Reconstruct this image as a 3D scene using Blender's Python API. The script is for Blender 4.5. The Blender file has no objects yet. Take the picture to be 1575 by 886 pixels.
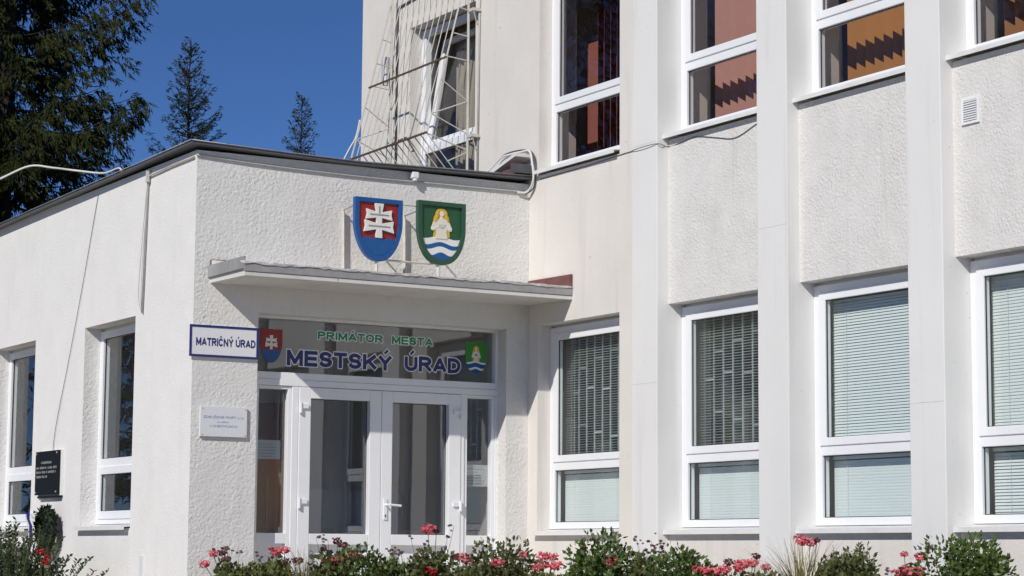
import bpy, bmesh, math, random
import numpy as np
from mathutils import Vector, Matrix, Euler

scene = bpy.context.scene
COL = scene.collection

# ------------------------------------------------------------------ camera, sky, sun, exposure
CAM = Vector((-7.1404, -17.4795, 0.6237))
YAW, PIT, ROL, FPX = 0.53044, 0.119356, 0.0071378, 3429.99
Fv = Vector((math.sin(YAW) * math.cos(PIT), math.cos(YAW) * math.cos(PIT), math.sin(PIT)))
R0 = Vector((math.cos(YAW), -math.sin(YAW), 0.0))
U0 = R0.cross(Fv)
Rv = R0 * math.cos(ROL) + U0 * math.sin(ROL)
Uv = U0 * math.cos(ROL) - R0 * math.sin(ROL)
cd = bpy.data.cameras.new('camera')
cam = bpy.data.objects.new('camera', cd)
COL.objects.link(cam)
mw = Matrix.Identity(4)
for i in range(3):
    mw[i][0], mw[i][1], mw[i][2], mw[i][3] = Rv[i], Uv[i], -Fv[i], CAM[i]
cam.matrix_world = mw
cd.sensor_fit = 'HORIZONTAL'
cd.sensor_width = 36.0
cd.lens = 36.0 * FPX / 1575.0
cd.clip_start = 0.1
cd.clip_end = 3000.0
scene.camera = cam

SUN = Vector((-1.229, -0.758, 1.0)).normalized()          # towards the sun
ELEV = math.asin(SUN.z)
AZ = math.atan2(SUN.x, SUN.y)
world = bpy.data.worlds.new('World')
scene.world = world
world.use_nodes = True
wn = world.node_tree
for n in list(wn.nodes):
    wn.nodes.remove(n)
sky = wn.nodes.new('ShaderNodeTexSky')
sky.sky_type = 'NISHITA'
sky.sun_disc = False
sky.sun_elevation = ELEV
sky.sun_rotation = AZ
sky.altitude = 600.0
sky.air_density = 0.5
sky.dust_density = 0.0
sky.ozone_density = 10.0
bg = wn.nodes.new('ShaderNodeBackground')
bg.inputs[1].default_value = 0.088
wo = wn.nodes.new('ShaderNodeOutputWorld')
wn.links.new(sky.outputs[0], bg.inputs[0])
wn.links.new(bg.outputs[0], wo.inputs[0])

sd = bpy.data.lights.new('sun', 'SUN')
sd.energy = 3.6
sd.angle = math.radians(0.53)
sd.color = (1.0, 0.955, 0.89)
so = bpy.data.objects.new('sun', sd)
COL.objects.link(so)
so.location = (-20, -30, 30)
so.rotation_euler = SUN.to_track_quat('Z', 'Y').to_euler()

scene.view_settings.view_transform = 'Standard'
scene.view_settings.look = 'None'
scene.view_settings.gamma = 1.0
scene.view_settings.exposure = 0.0
scene.view_settings.use_curve_mapping = False
scene.render.engine = 'CYCLES'
cy = scene.cycles
cy.use_denoising = True
cy.max_bounces = 10
cy.diffuse_bounces = 5
cy.glossy_bounces = 5
cy.transparent_max_bounces = 24
cy.caustics_reflective = False
cy.caustics_refractive = False

# ------------------------------------------------------------------ materials
def _nt(name):
    m = bpy.data.materials.new(name)
    m.use_nodes = True
    nt = m.node_tree
    return m, nt, nt.nodes['Principled BSDF'], nt.nodes['Material Output']

def mat(name, col, rough=0.6, var=None, bump=None, metal=0.0, spec=0.5, stain=None, trans=0.0, grime=0.0):
    """var=(scale, amount) soft colour variation; bump=(kind, scale, strength, distance); stain=(scale, amount, colour)"""
    m, nt, b, out = _nt(name)
    L = nt.links.new
    b.inputs['Roughness'].default_value = rough
    b.inputs['Metallic'].default_value = metal
    b.inputs['Specular IOR Level'].default_value = spec
    c4 = (*col, 1.0)
    b.inputs['Base Color'].default_value = c4
    tc = nt.nodes.new('ShaderNodeTexCoord')
    src = None
    if var:
        nz = nt.nodes.new('ShaderNodeTexNoise')
        nz.inputs['Scale'].default_value = var[0]
        nz.inputs['Detail'].default_value = 5.0
        nz.inputs['Roughness'].default_value = 0.65
        L(tc.outputs['Object'], nz.inputs['Vector'])
        mr = nt.nodes.new('ShaderNodeMapRange')
        mr.inputs['From Min'].default_value = 0.3
        mr.inputs['From Max'].default_value = 0.7
        mr.inputs['To Min'].default_value = 1.0 - var[1]
        mr.inputs['To Max'].default_value = 1.0 + var[1] * 0.6
        L(nz.outputs['Fac'], mr.inputs['Value'])
        hs = nt.nodes.new('ShaderNodeHueSaturation')
        hs.inputs['Color'].default_value = c4
        L(mr.outputs[0], hs.inputs['Value'])
        src = hs.outputs[0]
    if stain:
        nz = nt.nodes.new('ShaderNodeTexNoise')
        nz.inputs['Scale'].default_value = stain[0]
        nz.inputs['Detail'].default_value = 8.0
        nz.inputs['Roughness'].default_value = 0.7
        mp = nt.nodes.new('ShaderNodeMapping')
        mp.inputs['Scale'].default_value = (1.0, 1.0, 0.35)
        L(tc.outputs['Object'], mp.inputs['Vector'])
        L(mp.outputs[0], nz.inputs['Vector'])
        mr = nt.nodes.new('ShaderNodeMapRange')
        mr.inputs['From Min'].default_value = 0.52
        mr.inputs['From Max'].default_value = 0.8
        mr.inputs['To Min'].default_value = 0.0
        mr.inputs['To Max'].default_value = stain[1]
        L(nz.outputs['Fac'], mr.inputs['Value'])
        mx = nt.nodes.new('ShaderNodeMixRGB')
        L(mr.outputs[0], mx.inputs[0])
        if src:
            L(src, mx.inputs[1])
        else:
            mx.inputs[1].default_value = c4
        mx.inputs[2].default_value = (*stain[2], 1.0)
        src = mx.outputs[0]
    if grime > 0:
        for sc3, lo_, hi_, am, cc in (((7.0, 7.0, 0.45), 0.57, 0.80, 0.55 * grime, (0.40, 0.37, 0.33)), ((26.0, 26.0, 20.0), 0.685, 0.74, 1.0 * grime, (0.20, 0.18, 0.16))):
            mp = nt.nodes.new('ShaderNodeMapping'); mp.inputs['Scale'].default_value = sc3
            L(tc.outputs['Object'], mp.inputs['Vector'])
            nz = nt.nodes.new('ShaderNodeTexNoise'); nz.inputs['Scale'].default_value = 1.0
            nz.inputs['Detail'].default_value = 4.0; nz.inputs['Roughness'].default_value = 0.6
            L(mp.outputs[0], nz.inputs['Vector'])
            mr = nt.nodes.new('ShaderNodeMapRange')
            mr.inputs['From Min'].default_value = lo_; mr.inputs['From Max'].default_value = hi_
            mr.inputs['To Min'].default_value = 0.0; mr.inputs['To Max'].default_value = am
            L(nz.outputs['Fac'], mr.inputs['Value'])
            mx = nt.nodes.new('ShaderNodeMixRGB'); L(mr.outputs[0], mx.inputs[0])
            if src: L(src, mx.inputs[1])
            else: mx.inputs[1].default_value = c4
            mx.inputs[2].default_value = (*cc, 1.0)
            src = mx.outputs[0]
    if src:
        L(src, b.inputs['Base Color'])
    if bump:
        kind, sc, st, di = bump
        if kind == 'worm':          # coarse trowelled render: ridged, worm-like grooves
            n1 = nt.nodes.new('ShaderNodeTexNoise')
            n1.inputs['Scale'].default_value = sc
            n1.inputs['Detail'].default_value = 4.0
            n1.inputs['Distortion'].default_value = 0.45
            L(tc.outputs['Object'], n1.inputs['Vector'])
            n2 = nt.nodes.new('ShaderNodeTexVoronoi')
            n2.feature = 'SMOOTH_F1'
            n2.inputs['Scale'].default_value = sc * 1.3
            L(tc.outputs['Object'], n2.inputs['Vector'])
            md = nt.nodes.new('ShaderNodeMath')
            md.operation = 'MULTIPLY_ADD'
            L(n2.outputs['Distance'], md.inputs[0])
            md.inputs[1].default_value = -0.28
            L(n1.outputs['Fac'], md.inputs[2])
            h = md.outputs[0]
        else:
            n1 = nt.nodes.new('ShaderNodeTexNoise')
            n1.inputs['Scale'].default_value = sc
            n1.inputs['Detail'].default_value = 4.0
            n1.inputs['Roughness'].default_value = 0.6
            L(tc.outputs['Object'], n1.inputs['Vector'])
            h = n1.outputs['Fac']
        slow = nt.nodes.new('ShaderNodeTexNoise'); slow.inputs['Scale'].default_value = 3.2; slow.inputs['Detail'].default_value = 3.0
        L(tc.outputs['Object'], slow.inputs['Vector'])
        ramp = nt.nodes.new('ShaderNodeMapRange'); ramp.inputs['From Min'].default_value = 0.32; ramp.inputs['From Max'].default_value = 0.68
        ramp.inputs['To Min'].default_value = 0.45; ramp.inputs['To Max'].default_value = 1.25
        L(slow.outputs['Fac'], ramp.inputs['Value'])
        mm = nt.nodes.new('ShaderNodeMath'); mm.operation = 'MULTIPLY'
        L(h, mm.inputs[0]); L(ramp.outputs[0], mm.inputs[1])
        h = mm.outputs[0]
        bp = nt.nodes.new('ShaderNodeBump')
        bp.inputs['Strength'].default_value = st
        bp.inputs['Distance'].default_value = di
        L(h, bp.inputs['Height'])
        L(bp.outputs[0], b.inputs['Normal'])
    if trans > 0:
        tl = nt.nodes.new('ShaderNodeBsdfTranslucent')
        tl.inputs['Color'].default_value = c4
        if src:
            L(src, tl.inputs['Color'])
        ms = nt.nodes.new('ShaderNodeMixShader')
        ms.inputs[0].default_value = trans
        L(b.outputs[0], ms.inputs[1])
        L(tl.outputs[0], ms.inputs[2])
        L(ms.outputs[0], out.inputs['Surface'])
    return m

def glass_mat(name, tint, ior=1.55, boost=1.5):
    m, nt, b, out = _nt(name)
    nt.nodes.remove(b)
    L = nt.links.new
    # Schlick reflectance from the angle between view and surface (same for both faces of the pane)
    ge = nt.nodes.new('ShaderNodeNewGeometry')
    dt = nt.nodes.new('ShaderNodeVectorMath'); dt.operation = 'DOT_PRODUCT'
    L(ge.outputs['Incoming'], dt.inputs[0]); L(ge.outputs['Normal'], dt.inputs[1])
    def mth(op, a_, b_=None):
        n_ = nt.nodes.new('ShaderNodeMath'); n_.operation = op; n_.use_clamp = op == 'MULTIPLY_ADD'
        for k_, v_ in enumerate((a_, b_)):
            if v_ is None: continue
            if isinstance(v_, (int, float)): n_.inputs[k_].default_value = v_
            else: L(v_, n_.inputs[k_])
        return n_
    ab = mth('ABSOLUTE', dt.outputs['Value'])
    om = mth('SUBTRACT', 1.0, ab.outputs[0])
    pw = mth('POWER', om.outputs[0], 5.0)
    r0 = ((ior - 1) / (ior + 1)) ** 2
    mu = mth('MULTIPLY_ADD', pw.outputs[0], (1 - r0) * boost)
    mu.inputs[2].default_value = r0 * boost
    tr = nt.nodes.new('ShaderNodeBsdfTransparent')
    tr.inputs[0].default_value = (*tint, 1.0)
    gl = nt.nodes.new('ShaderNodeBsdfGlossy')
    gl.inputs['Roughness'].default_value = 0.0
    gl.inputs['Color'].default_value = (0.95, 0.97, 1.0, 1.0)
    tc = nt.nodes.new('ShaderNodeTexCoord')
    nz = nt.nodes.new('ShaderNodeTexNoise')
    nz.inputs['Scale'].default_value = 1.6
    nz.inputs['Detail'].default_value = 1.0
    L(tc.outputs['Object'], nz.inputs['Vector'])
    bp = nt.nodes.new('ShaderNodeBump')
    bp.inputs['Strength'].default_value = 0.06
    bp.inputs['Distance'].default_value = 0.02
    L(nz.outputs['Fac'], bp.inputs['Height'])
    L(bp.outputs[0], gl.inputs['Normal'])
    ms = nt.nodes.new('ShaderNodeMixShader')
    L(mu.outputs[0], ms.inputs[0])
    L(tr.outputs[0], ms.inputs[1])
    L(gl.outputs[0], ms.inputs[2])
    L(ms.outputs[0], out.inputs['Surface'])
    return m

def leaf_mat(name, c1, c2, rough=0.5, trans=0.25, scale=9.0, spec=0.4):
    m, nt, b, out = _nt(name)
    L = nt.links.new
    tc = nt.nodes.new('ShaderNodeTexCoord')
    nz = nt.nodes.new('ShaderNodeTexNoise')
    nz.inputs['Scale'].default_value = scale
    nz.inputs['Detail'].default_value = 6.0
    nz.inputs['Roughness'].default_value = 0.75
    L(tc.outputs['Object'], nz.inputs['Vector'])
    cr = nt.nodes.new('ShaderNodeValToRGB')
    cr.color_ramp.elements[0].position = 0.36
    cr.color_ramp.elements[0].color = (*c1, 1.0)
    cr.color_ramp.elements[1].position = 0.66
    cr.color_ramp.elements[1].color = (*c2, 1.0)
    L(nz.outputs['Fac'], cr.inputs[0])
    L(cr.outputs[0], b.inputs['Base Color'])
    b.inputs['Roughness'].default_value = rough
    b.inputs['Specular IOR Level'].default_value = spec
    tl = nt.nodes.new('ShaderNodeBsdfTranslucent')
    L(cr.outputs[0], tl.inputs['Color'])
    ms = nt.nodes.new('ShaderNodeMixShader')
    ms.inputs[0].default_value = trans
    L(b.outputs[0], ms.inputs[1])
    L(tl.outputs[0], ms.inputs[2])
    L(ms.outputs[0], out.inputs['Surface'])
    return m

MT = {}
MT['stucco_coarse'] = mat('white coarse render', (0.735, 0.725, 0.70), 0.9, var=(3.0, 0.04), bump=('worm', 34.0, 0.72, 0.014), spec=0.1, stain=(2.2, 0.22, (0.50, 0.47, 0.42)), grime=0.3)
MT['stucco_fine'] = mat('white fine render', (0.785, 0.775, 0.752), 0.9, var=(2.5, 0.04), bump=('noise', 44.0, 0.6, 0.008), spec=0.1, stain=(1.8, 0.14, (0.60, 0.57, 0.52)), grime=0.2)
MT['cream_wall'] = mat('cream painted render', (0.735, 0.70, 0.655), 0.9, var=(1.6, 0.05), bump=('noise', 50.0, 0.45, 0.005), spec=0.1, stain=(1.5, 0.20, (0.60, 0.54, 0.46)), grime=0.6)
MT['spandrel'] = mat('pebbly spandrel render', (0.72, 0.705, 0.68), 0.95, var=(5.0, 0.06), bump=('worm', 44.0, 0.75, 0.012), spec=0.05, stain=(2.6, 0.26, (0.46, 0.42, 0.37)), grime=0.8)
MT['pilaster'] = mat('smooth white pilaster paint', (0.765, 0.76, 0.745), 0.85, var=(1.3, 0.03), bump=('noise', 90.0, 0.12, 0.003), spec=0.15, stain=(1.7, 0.12, (0.56, 0.54, 0.51)), grime=0.45)
MT['soffit'] = mat('canopy plaster', (0.66, 0.65, 0.625), 0.9, var=(4.0, 0.06), bump=('noise', 30.0, 0.2, 0.004), spec=0.1, stain=(3.5, 0.45, (0.36, 0.33, 0.28)), grime=0.8)
MT['pvc'] = mat('white pvc', (0.83, 0.84, 0.86), 0.35, var=(6.0, 0.02), spec=0.4)
MT['sillwhite'] = mat('white sheet sill', (0.78, 0.78, 0.77), 0.5, var=(8.0, 0.05), stain=(6.0, 0.4, (0.50, 0.46, 0.40)))
MT['gasket'] = mat('black rubber gasket', (0.03, 0.03, 0.03), 0.7)
MT['glass'] = glass_mat('window glass', (0.95, 0.975, 0.97), 1.5, 0.62)
MT['glass_door'] = glass_mat('door glass', (0.90, 0.90, 0.90), 1.6, 1.55)
MT['glass_up'] = glass_mat('upper window glass', (0.95, 0.95, 0.95), 1.55, 0.72)
MT['metal_grey'] = mat('weathered grey sheet metal', (0.115, 0.118, 0.125), 0.65, var=(5.0, 0.2), metal=0.2)
MT['drip'] = mat('grey metal drip edge', (0.34, 0.345, 0.35), 0.5, var=(7.0, 0.2), metal=0.4)
MT['fascia'] = mat('grey painted fascia metal', (0.33, 0.33, 0.33), 0.6, var=(8.0, 0.12), stain=(6.0, 0.5, (0.12, 0.11, 0.10)))
MT['flash'] = mat('dirty canopy flashing', (0.60, 0.58, 0.55), 0.75, var=(12.0, 0.3), stain=(9.0, 0.8, (0.13, 0.10, 0.09)))
MT['maroon'] = mat('maroon roofing felt', (0.17, 0.07, 0.065), 0.85, var=(15.0, 0.3))
MT['roof'] = mat('bitumen roof', (0.08, 0.08, 0.085), 0.9, var=(4.0, 0.2))
MT['inner'] = mat('interior wall paint', (0.50, 0.46, 0.40), 0.9)
MT['inner_grey'] = mat('lobby wall paint', (0.55, 0.53, 0.50), 0.9)
MT['inner_reveal'] = mat('inner reveal paint', (0.50, 0.42, 0.38), 0.9)
MT['floor'] = mat('interior floor', (0.22, 0.19, 0.16), 0.5)
MT['slat_w'] = mat('pale venetian slat', (0.82, 0.845, 0.84), 0.45, trans=0.1)
MT['slat_red'] = mat('dark red fabric louvre', (0.38, 0.13, 0.10), 0.9, trans=0.2)
MT['slat_pink'] = mat('dusky pink fabric louvre', (0.56, 0.30, 0.25), 0.9, trans=0.2)
MT['slat_orange'] = mat('orange fabric louvre', (0.50, 0.225, 0.055), 0.9, trans=0.2)
MT['slat_rust'] = mat('rust fabric louvre', (0.40, 0.185, 0.085), 0.9, trans=0.2)
MT['curtain'] = mat('beige curtain', (0.42, 0.38, 0.30), 0.9, trans=0.2)
MT['redcurtain'] = mat('red curtain', (0.33, 0.06, 0.05), 0.9, trans=0.2)
MT['wood'] = mat('sunlit-toned orange wood', (0.62, 0.28, 0.06), 0.5, var=(3.0, 0.2))  # brightened orange stands in for a sunlit patch on the wood
MT['darkwood'] = mat('unlit-toned dark red wood', (0.10, 0.03, 0.025), 0.5, var=(3.0, 0.2))  # darker tone stands in for the unlit wood above that patch
MT['ironwhite'] = mat('cream painted iron', (0.62, 0.59, 0.53), 0.5, var=(30.0, 0.15), stain=(20.0, 0.6, (0.28, 0.15, 0.08)))
MT['ironbrown'] = mat('rust brown iron', (0.14, 0.085, 0.065), 0.7, var=(30.0, 0.2))
MT['conduit'] = mat('grey conduit', (0.48, 0.47, 0.45), 0.6, var=(12.0, 0.12))
MT['conduit_dark'] = mat('dark cable', (0.09, 0.09, 0.10), 0.6)
MT['cable_white'] = mat('white cable', (0.72, 0.70, 0.66), 0.6)
MT['steel'] = mat('bright galvanised steel', (0.66, 0.66, 0.65), 0.4, metal=0.35)
MT['blue'] = mat('blue enamel', (0.006, 0.085, 0.29), 0.35, var=(10.0, 0.08))
MT['navy'] = mat('navy print', (0.018, 0.025, 0.15), 0.4)
MT['red'] = mat('red enamel', (0.29, 0.016, 0.018), 0.4, var=(10.0, 0.1))
MT['outline'] = mat('white letter outline', (0.93, 0.93, 0.93), 0.4)
MT['white'] = mat('white enamel', (0.78, 0.77, 0.74), 0.4, var=(14.0, 0.05))
MT['cgrey'] = mat('grey enamel shading', (0.27, 0.28, 0.28), 0.5)
MT['green'] = mat('green enamel', (0.014, 0.085, 0.036), 0.4, var=(10.0, 0.08))
MT['dgreen'] = mat('dark green border enamel', (0.020, 0.078, 0.044), 0.4, var=(10.0, 0.08))
MT['lgreen'] = mat('leaf green print', (0.03, 0.24, 0.03), 0.5)
MT['tgreen'] = mat('letter green print', (0.012, 0.26, 0.09), 0.5)
MT['skin'] = mat('pale figure enamel', (0.74, 0.70, 0.61), 0.5)
MT['yellow'] = mat('yellow hair enamel', (0.62, 0.42, 0.04), 0.5)
MT['sign_white'] = mat('sign white', (0.76, 0.77, 0.79), 0.35)
MT['plaque'] = mat('white plaque', (0.72, 0.735, 0.76), 0.35)
MT['textblue'] = mat('plaque lettering', (0.12, 0.13, 0.34), 0.5)
MT['black'] = mat('black granite', (0.012, 0.013, 0.014), 0.5, spec=0.15)
MT['engrave'] = mat('pale engraved lettering', (0.25, 0.25, 0.24), 0.6)
MT['paper'] = mat('paper notice', (0.66, 0.72, 0.71), 0.7)
MT['ink'] = mat('grey print', (0.42, 0.46, 0.46), 0.7)
MT['counter'] = mat('white counter', (0.70, 0.72, 0.76), 0.4)
MT['bark'] = mat('spruce bark', (0.035, 0.026, 0.02), 0.9, var=(20.0, 0.3))
MT['stem'] = mat('plant stem', (0.11, 0.085, 0.045), 0.8)
MT['stem_green'] = mat('green stem', (0.09, 0.13, 0.04), 0.7)
MT['spruce'] = leaf_mat('spruce needles', (0.014, 0.021, 0.009), (0.070, 0.080, 0.022), 0.7, 0.12, 3.0, 0.15)
MT['spruce2'] = leaf_mat('blue grey spruce needles', (0.028, 0.044, 0.034), (0.10, 0.125, 0.085), 0.7, 0.12, 4.0, 0.15)
MT['box'] = leaf_mat('glossy shrub leaves', (0.040, 0.075, 0.016), (0.135, 0.20, 0.045), 0.4, 0.2, 14.0, 0.5)
MT['box2'] = leaf_mat('dull shrub leaves', (0.060, 0.075, 0.026), (0.165, 0.185, 0.065), 0.5, 0.2, 14.0, 0.4)
MT['privet'] = leaf_mat('dark privet leaves', (0.014, 0.035, 0.011), (0.055, 0.095, 0.026), 0.4, 0.2, 14.0, 0.5)
MT['leaf'] = leaf_mat('geranium leaves', (0.075, 0.10, 0.03), (0.22, 0.23, 0.07), 0.6, 0.3, 14.0, 0.3)
MT['grass'] = leaf_mat('dry grass', (0.17, 0.15, 0.05), (0.42, 0.36, 0.16), 0.7, 0.3, 25.0, 0.2)
MT['petal'] = leaf_mat('pink petals', (0.72, 0.09, 0.13), (0.88, 0.30, 0.34), 0.6, 0.3, 40.0, 0.2)
MT['petal_red'] = leaf_mat('red petals', (0.38, 0.010, 0.012), (0.60, 0.04, 0.04), 0.6, 0.3, 40.0, 0.2)
MT['petal_dark'] = leaf_mat('withered dark petals', (0.09, 0.03, 0.035), (0.22, 0.07, 0.09), 0.7, 0.2, 40.0, 0.2)
MT['wreath'] = leaf_mat('wreath fir', (0.016, 0.024, 0.018), (0.060, 0.080, 0.050), 0.7, 0.1, 20.0, 0.2)
MT['pave'] = mat('concrete pavement', (0.52, 0.47, 0.40), 0.9, var=(2.0, 0.12), bump=('noise', 40.0, 0.3, 0.004))
MT['lawn'] = mat('lawn', (0.06, 0.10, 0.03), 0.95, var=(6.0, 0.3), bump=('noise', 30.0, 0.6, 0.03))
MT['soil'] = mat('bed soil', (0.065, 0.045, 0.03), 0.95, var=(14.0, 0.3), bump=('noise', 40.0, 0.8, 0.02))
MT['kerb'] = mat('kerb concrete', (0.40, 0.39, 0.37), 0.9, var=(6.0, 0.12))

# ------------------------------------------------------------------ mesh helpers
def wloc(o):
    v = Vector((0, 0, 0))
    while o:
        v = v + o.location
        o = o.parent
    return v

def link(name, me, m, parent=None, local=False):
    if not local and parent is not None:
        off = wloc(parent)
        me.transform(Matrix.Translation(-off))
    o = bpy.data.objects.new(name, me)
    COL.objects.link(o)
    o.parent = parent
    ms = m if isinstance(m, (list, tuple)) else [m]
    for k in ms:
        me.materials.append(MT[k])
    return o

def share(name, src, loc, parent, rot=None):
    o = bpy.data.objects.new(name, src.data)
    COL.objects.link(o)
    o.parent = parent
    o.location = loc
    if rot:
        o.rotation_euler = rot
    return o

def tag(o, label, cat, group=None):
    o['label'] = label
    o['category'] = cat
    if group:
        o['group'] = group
    return o

def thing(name, label, cat, loc=(0, 0, 0), group=None):
    o = bpy.data.objects.new(name, None)
    o.empty_display_size = 0.1
    COL.objects.link(o)
    o.location = loc
    return tag(o, label, cat, group)

class MB:
    def __init__(s):
        s.v, s.f, s.mi = [], [], []
    def face(s, idx, mi=0):
        s.f.append(tuple(idx)); s.mi.append(mi)
    def box(s, x0, x1, y0, y1, z0, z1, mi=0):
        b = len(s.v)
        s.v += [(x0, y0, z0), (x1, y0, z0), (x1, y1, z0), (x0, y1, z0), (x0, y0, z1), (x1, y0, z1), (x1, y1, z1), (x0, y1, z1)]
        for q in ((0, 3, 2, 1), (4, 5, 6, 7), (0, 1, 5, 4), (1, 2, 6, 5), (2, 3, 7, 6), (3, 0, 4, 7)):
            s.face([b + i for i in q], mi)
        return s
    def prism(s, poly, fn, a0, a1, mi=0):
        """poly of 2D points; fn(u, v, a) -> 3D; extruded a0..a1"""
        n = len(poly); b = len(s.v)
        for a in (a0, a1):
            s.v += [fn(u, v, a) for u, v in poly]
        s.face([b + i for i in range(n)], mi)
        s.face([b + n + i for i in reversed(range(n))], mi)
        for i in range(n):
            j = (i + 1) % n
            s.face([b + i, b + n + i, b + n + j, b + j], mi)
        return s
    def ring(s, outer, inner, fn, a0, a1, mi=0):
        n = len(outer); b = len(s.v)
        for a in (a0, a1):
            for pl in (outer, inner):
                s.v += [fn(u, v, a) for u, v in pl]
        O0, I0, O1, I1 = b, b + n, b + 2 * n, b + 3 * n
        for i in range(n):
            j = (i + 1) % n
            s.face([O0 + i, O0 + j, I0 + j, I0 + i], mi)
            s.face([O1 + i, I1 + i, I1 + j, O1 + j], mi)
            s.face([O0 + i, O1 + i, O1 + j, O0 + j], mi)
            s.face([I0 + i, I0 + j, I1 + j, I1 + i], mi)
        return s
    def tube(s, pts, r, n=6, mi=0, taper=None, cap=True):
        pts = [Vector(p) for p in pts]
        b = len(s.v)
        prev = None
        for i, p in enumerate(pts):
            if i == 0: d = pts[1] - pts[0]
            elif i == len(pts) - 1: d = pts[-1] - pts[-2]
            else: d = (pts[i + 1] - pts[i]).normalized() + (pts[i] - pts[i - 1]).normalized()
            d.normalize()
            if prev is None:
                a = Vector((0, 0, 1)) if abs(d.z) < 0.9 else Vector((1, 0, 0))
            else:
                a = prev
            x = (a - d * a.dot(d))
            if x.length < 1e-6:
                x = Vector((1, 0, 0)) - d * d.x
            x.normalize(); y = d.cross(x); prev = x
            rr = r if taper is None else r + (taper - r) * i / (len(pts) - 1)
            for k in range(n):
                t = 2 * math.pi * k / n
                s.v.append(tuple(p + (x * math.cos(t) + y * math.sin(t)) * rr))
        for i in range(len(pts) - 1):
            for k in range(n):
                j = (k + 1) % n
                s.face([b + i * n + k, b + i * n + j, b + (i + 1) * n + j, b + (i + 1) * n + k], mi)
        if cap:
            s.face([b + k for k in reversed(range(n))], mi)
            e = b + (len(pts) - 1) * n
            s.face([e + k for k in range(n)], mi)
        return s
    def mesh(s, name, smooth=False, fix=True):
        me = bpy.data.meshes.new(name)
        me.from_pydata([tuple(p) for p in s.v], [], s.f)
        me.polygons.foreach_set('material_index', s.mi)
        if fix:
            bm = bmesh.new(); bm.from_mesh(me)
            bmesh.ops.recalc_face_normals(bm, faces=bm.faces)
            bm.to_mesh(me); bm.free()
        if smooth:
            me.polygons.foreach_set('use_smooth', [True] * len(me.polygons))
        me.update()
        return me
    def build(s, name, m, parent=None, smooth=False, bevel=0.0, local=False, fix=True):
        o = link(name, s.mesh(name, smooth, fix), m, parent, local)
        if bevel > 0:
            md = o.modifiers.new('bevel', 'BEVEL')
            md.width = bevel; md.segments = 2; md.limit_method = 'ANGLE'
        return o

def wall_mesh(name, plane, a0, a1, z0, z1, holes, d0, d1, slot=None):
    """solid wall in a vertical plane. plane 'X': runs along Y at X=d0..d1; plane 'Y': runs along X at Y=d0..d1."""
    us = sorted(set([a0, a1] + [h[0] for h in holes] + [h[1] for h in holes]))
    vs = sorted(set([z0, z1] + [h[2] for h in holes] + [h[3] for h in holes]))
    us = [u for u in us if a0 <= u <= a1]; vs = [v for v in vs if z0 <= v <= z1]
    def solid(i, j):
        if i < 0 or j < 0 or i >= len(us) - 1 or j >= len(vs) - 1: return False
        cu, cv = (us[i] + us[i + 1]) / 2, (vs[j] + vs[j + 1]) / 2
        return not any(h[0] < cu < h[1] and h[2] < cv < h[3] for h in holes)
    bm = bmesh.new(); cache = {}
    def V(i, j, k):
        key = (i, j, k)
        if key not in cache:
            d = (d0, d1)[k]
            cache[key] = bm.verts.new((d, us[i], vs[j]) if plane == 'X' else (us[i], d, vs[j]))
        return cache[key]
    for i in range(len(us) - 1):
        for j in range(len(vs) - 1):
            if not solid(i, j): continue
            for k in (0, 1):
                bm.faces.new([V(i, j, k), V(i + 1, j, k), V(i + 1, j + 1, k), V(i, j + 1, k)])
            for (di, dj, e) in ((-1, 0, ((i, j), (i, j + 1))), (1, 0, ((i + 1, j), (i + 1, j + 1))), (0, -1, ((i, j), (i + 1, j))), (0, 1, ((i, j + 1), (i + 1, j + 1)))):
                if not solid(i + di, j + dj):
                    (p, q) = e
                    bm.faces.new([V(*p, 0), V(*q, 0), V(*q, 1), V(*p, 1)])
    bmesh.ops.recalc_face_normals(bm, faces=bm.faces)
    me = bpy.data.meshes.new(name)
    if slot:
        bm.normal_update()
        for f in bm.faces:
            f.material_index = slot(f.normal, f.calc_center_median())
    bm.to_mesh(me); bm.free()
    return me

def leaves_mesh(name, P, D, Lh, Wd, N=None, cross=False, smooth=False):
    """diamond leaves: base points P, directions D, lengths, half widths (numpy arrays)"""
    P = np.asarray(P, float); D = np.asarray(D, float)
    D = D / np.maximum(np.linalg.norm(D, axis=1, keepdims=True), 1e-9)
    n = len(P)
    rng = np.random.default_rng(n + 7)
    if N is None:
        N = rng.normal(size=(n, 3))
    S = np.cross(D, N); S /= np.maximum(np.linalg.norm(S, axis=1, keepdims=True), 1e-9)
    Lh = np.asarray(Lh).reshape(-1, 1) * np.ones((n, 1)); Wd = np.asarray(Wd).reshape(-1, 1) * np.ones((n, 1))
    sets = [S]
    if cross:
        sets.append(np.cross(D, S))
    vs = []; fs = []
    base = 0
    for s in sets:
        q = np.stack([P, P + D * Lh * 0.45 + s * Wd, P + D * Lh, P + D * Lh * 0.45 - s * Wd], axis=1).reshape(-1, 3)
        vs.append(q)
        fs.append(np.arange(n * 4).reshape(n, 4) + base)
        base += n * 4
    vs = np.concatenate(vs); fs = np.concatenate(fs)
    me = bpy.data.meshes.new(name)
    me.vertices.add(len(vs)); me.vertices.foreach_set('co', vs.ravel())
    me.loops.add(fs.size); me.loops.foreach_set('vertex_index', fs.ravel().astype(np.int32))
    me.polygons.add(len(fs))
    me.polygons.foreach_set('loop_start', (np.arange(len(fs)) * 4).astype(np.int32))
    me.polygons.foreach_set('loop_total', np.full(len(fs), 4, np.int32))
    me.update(); me.validate()
    return me

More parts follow.
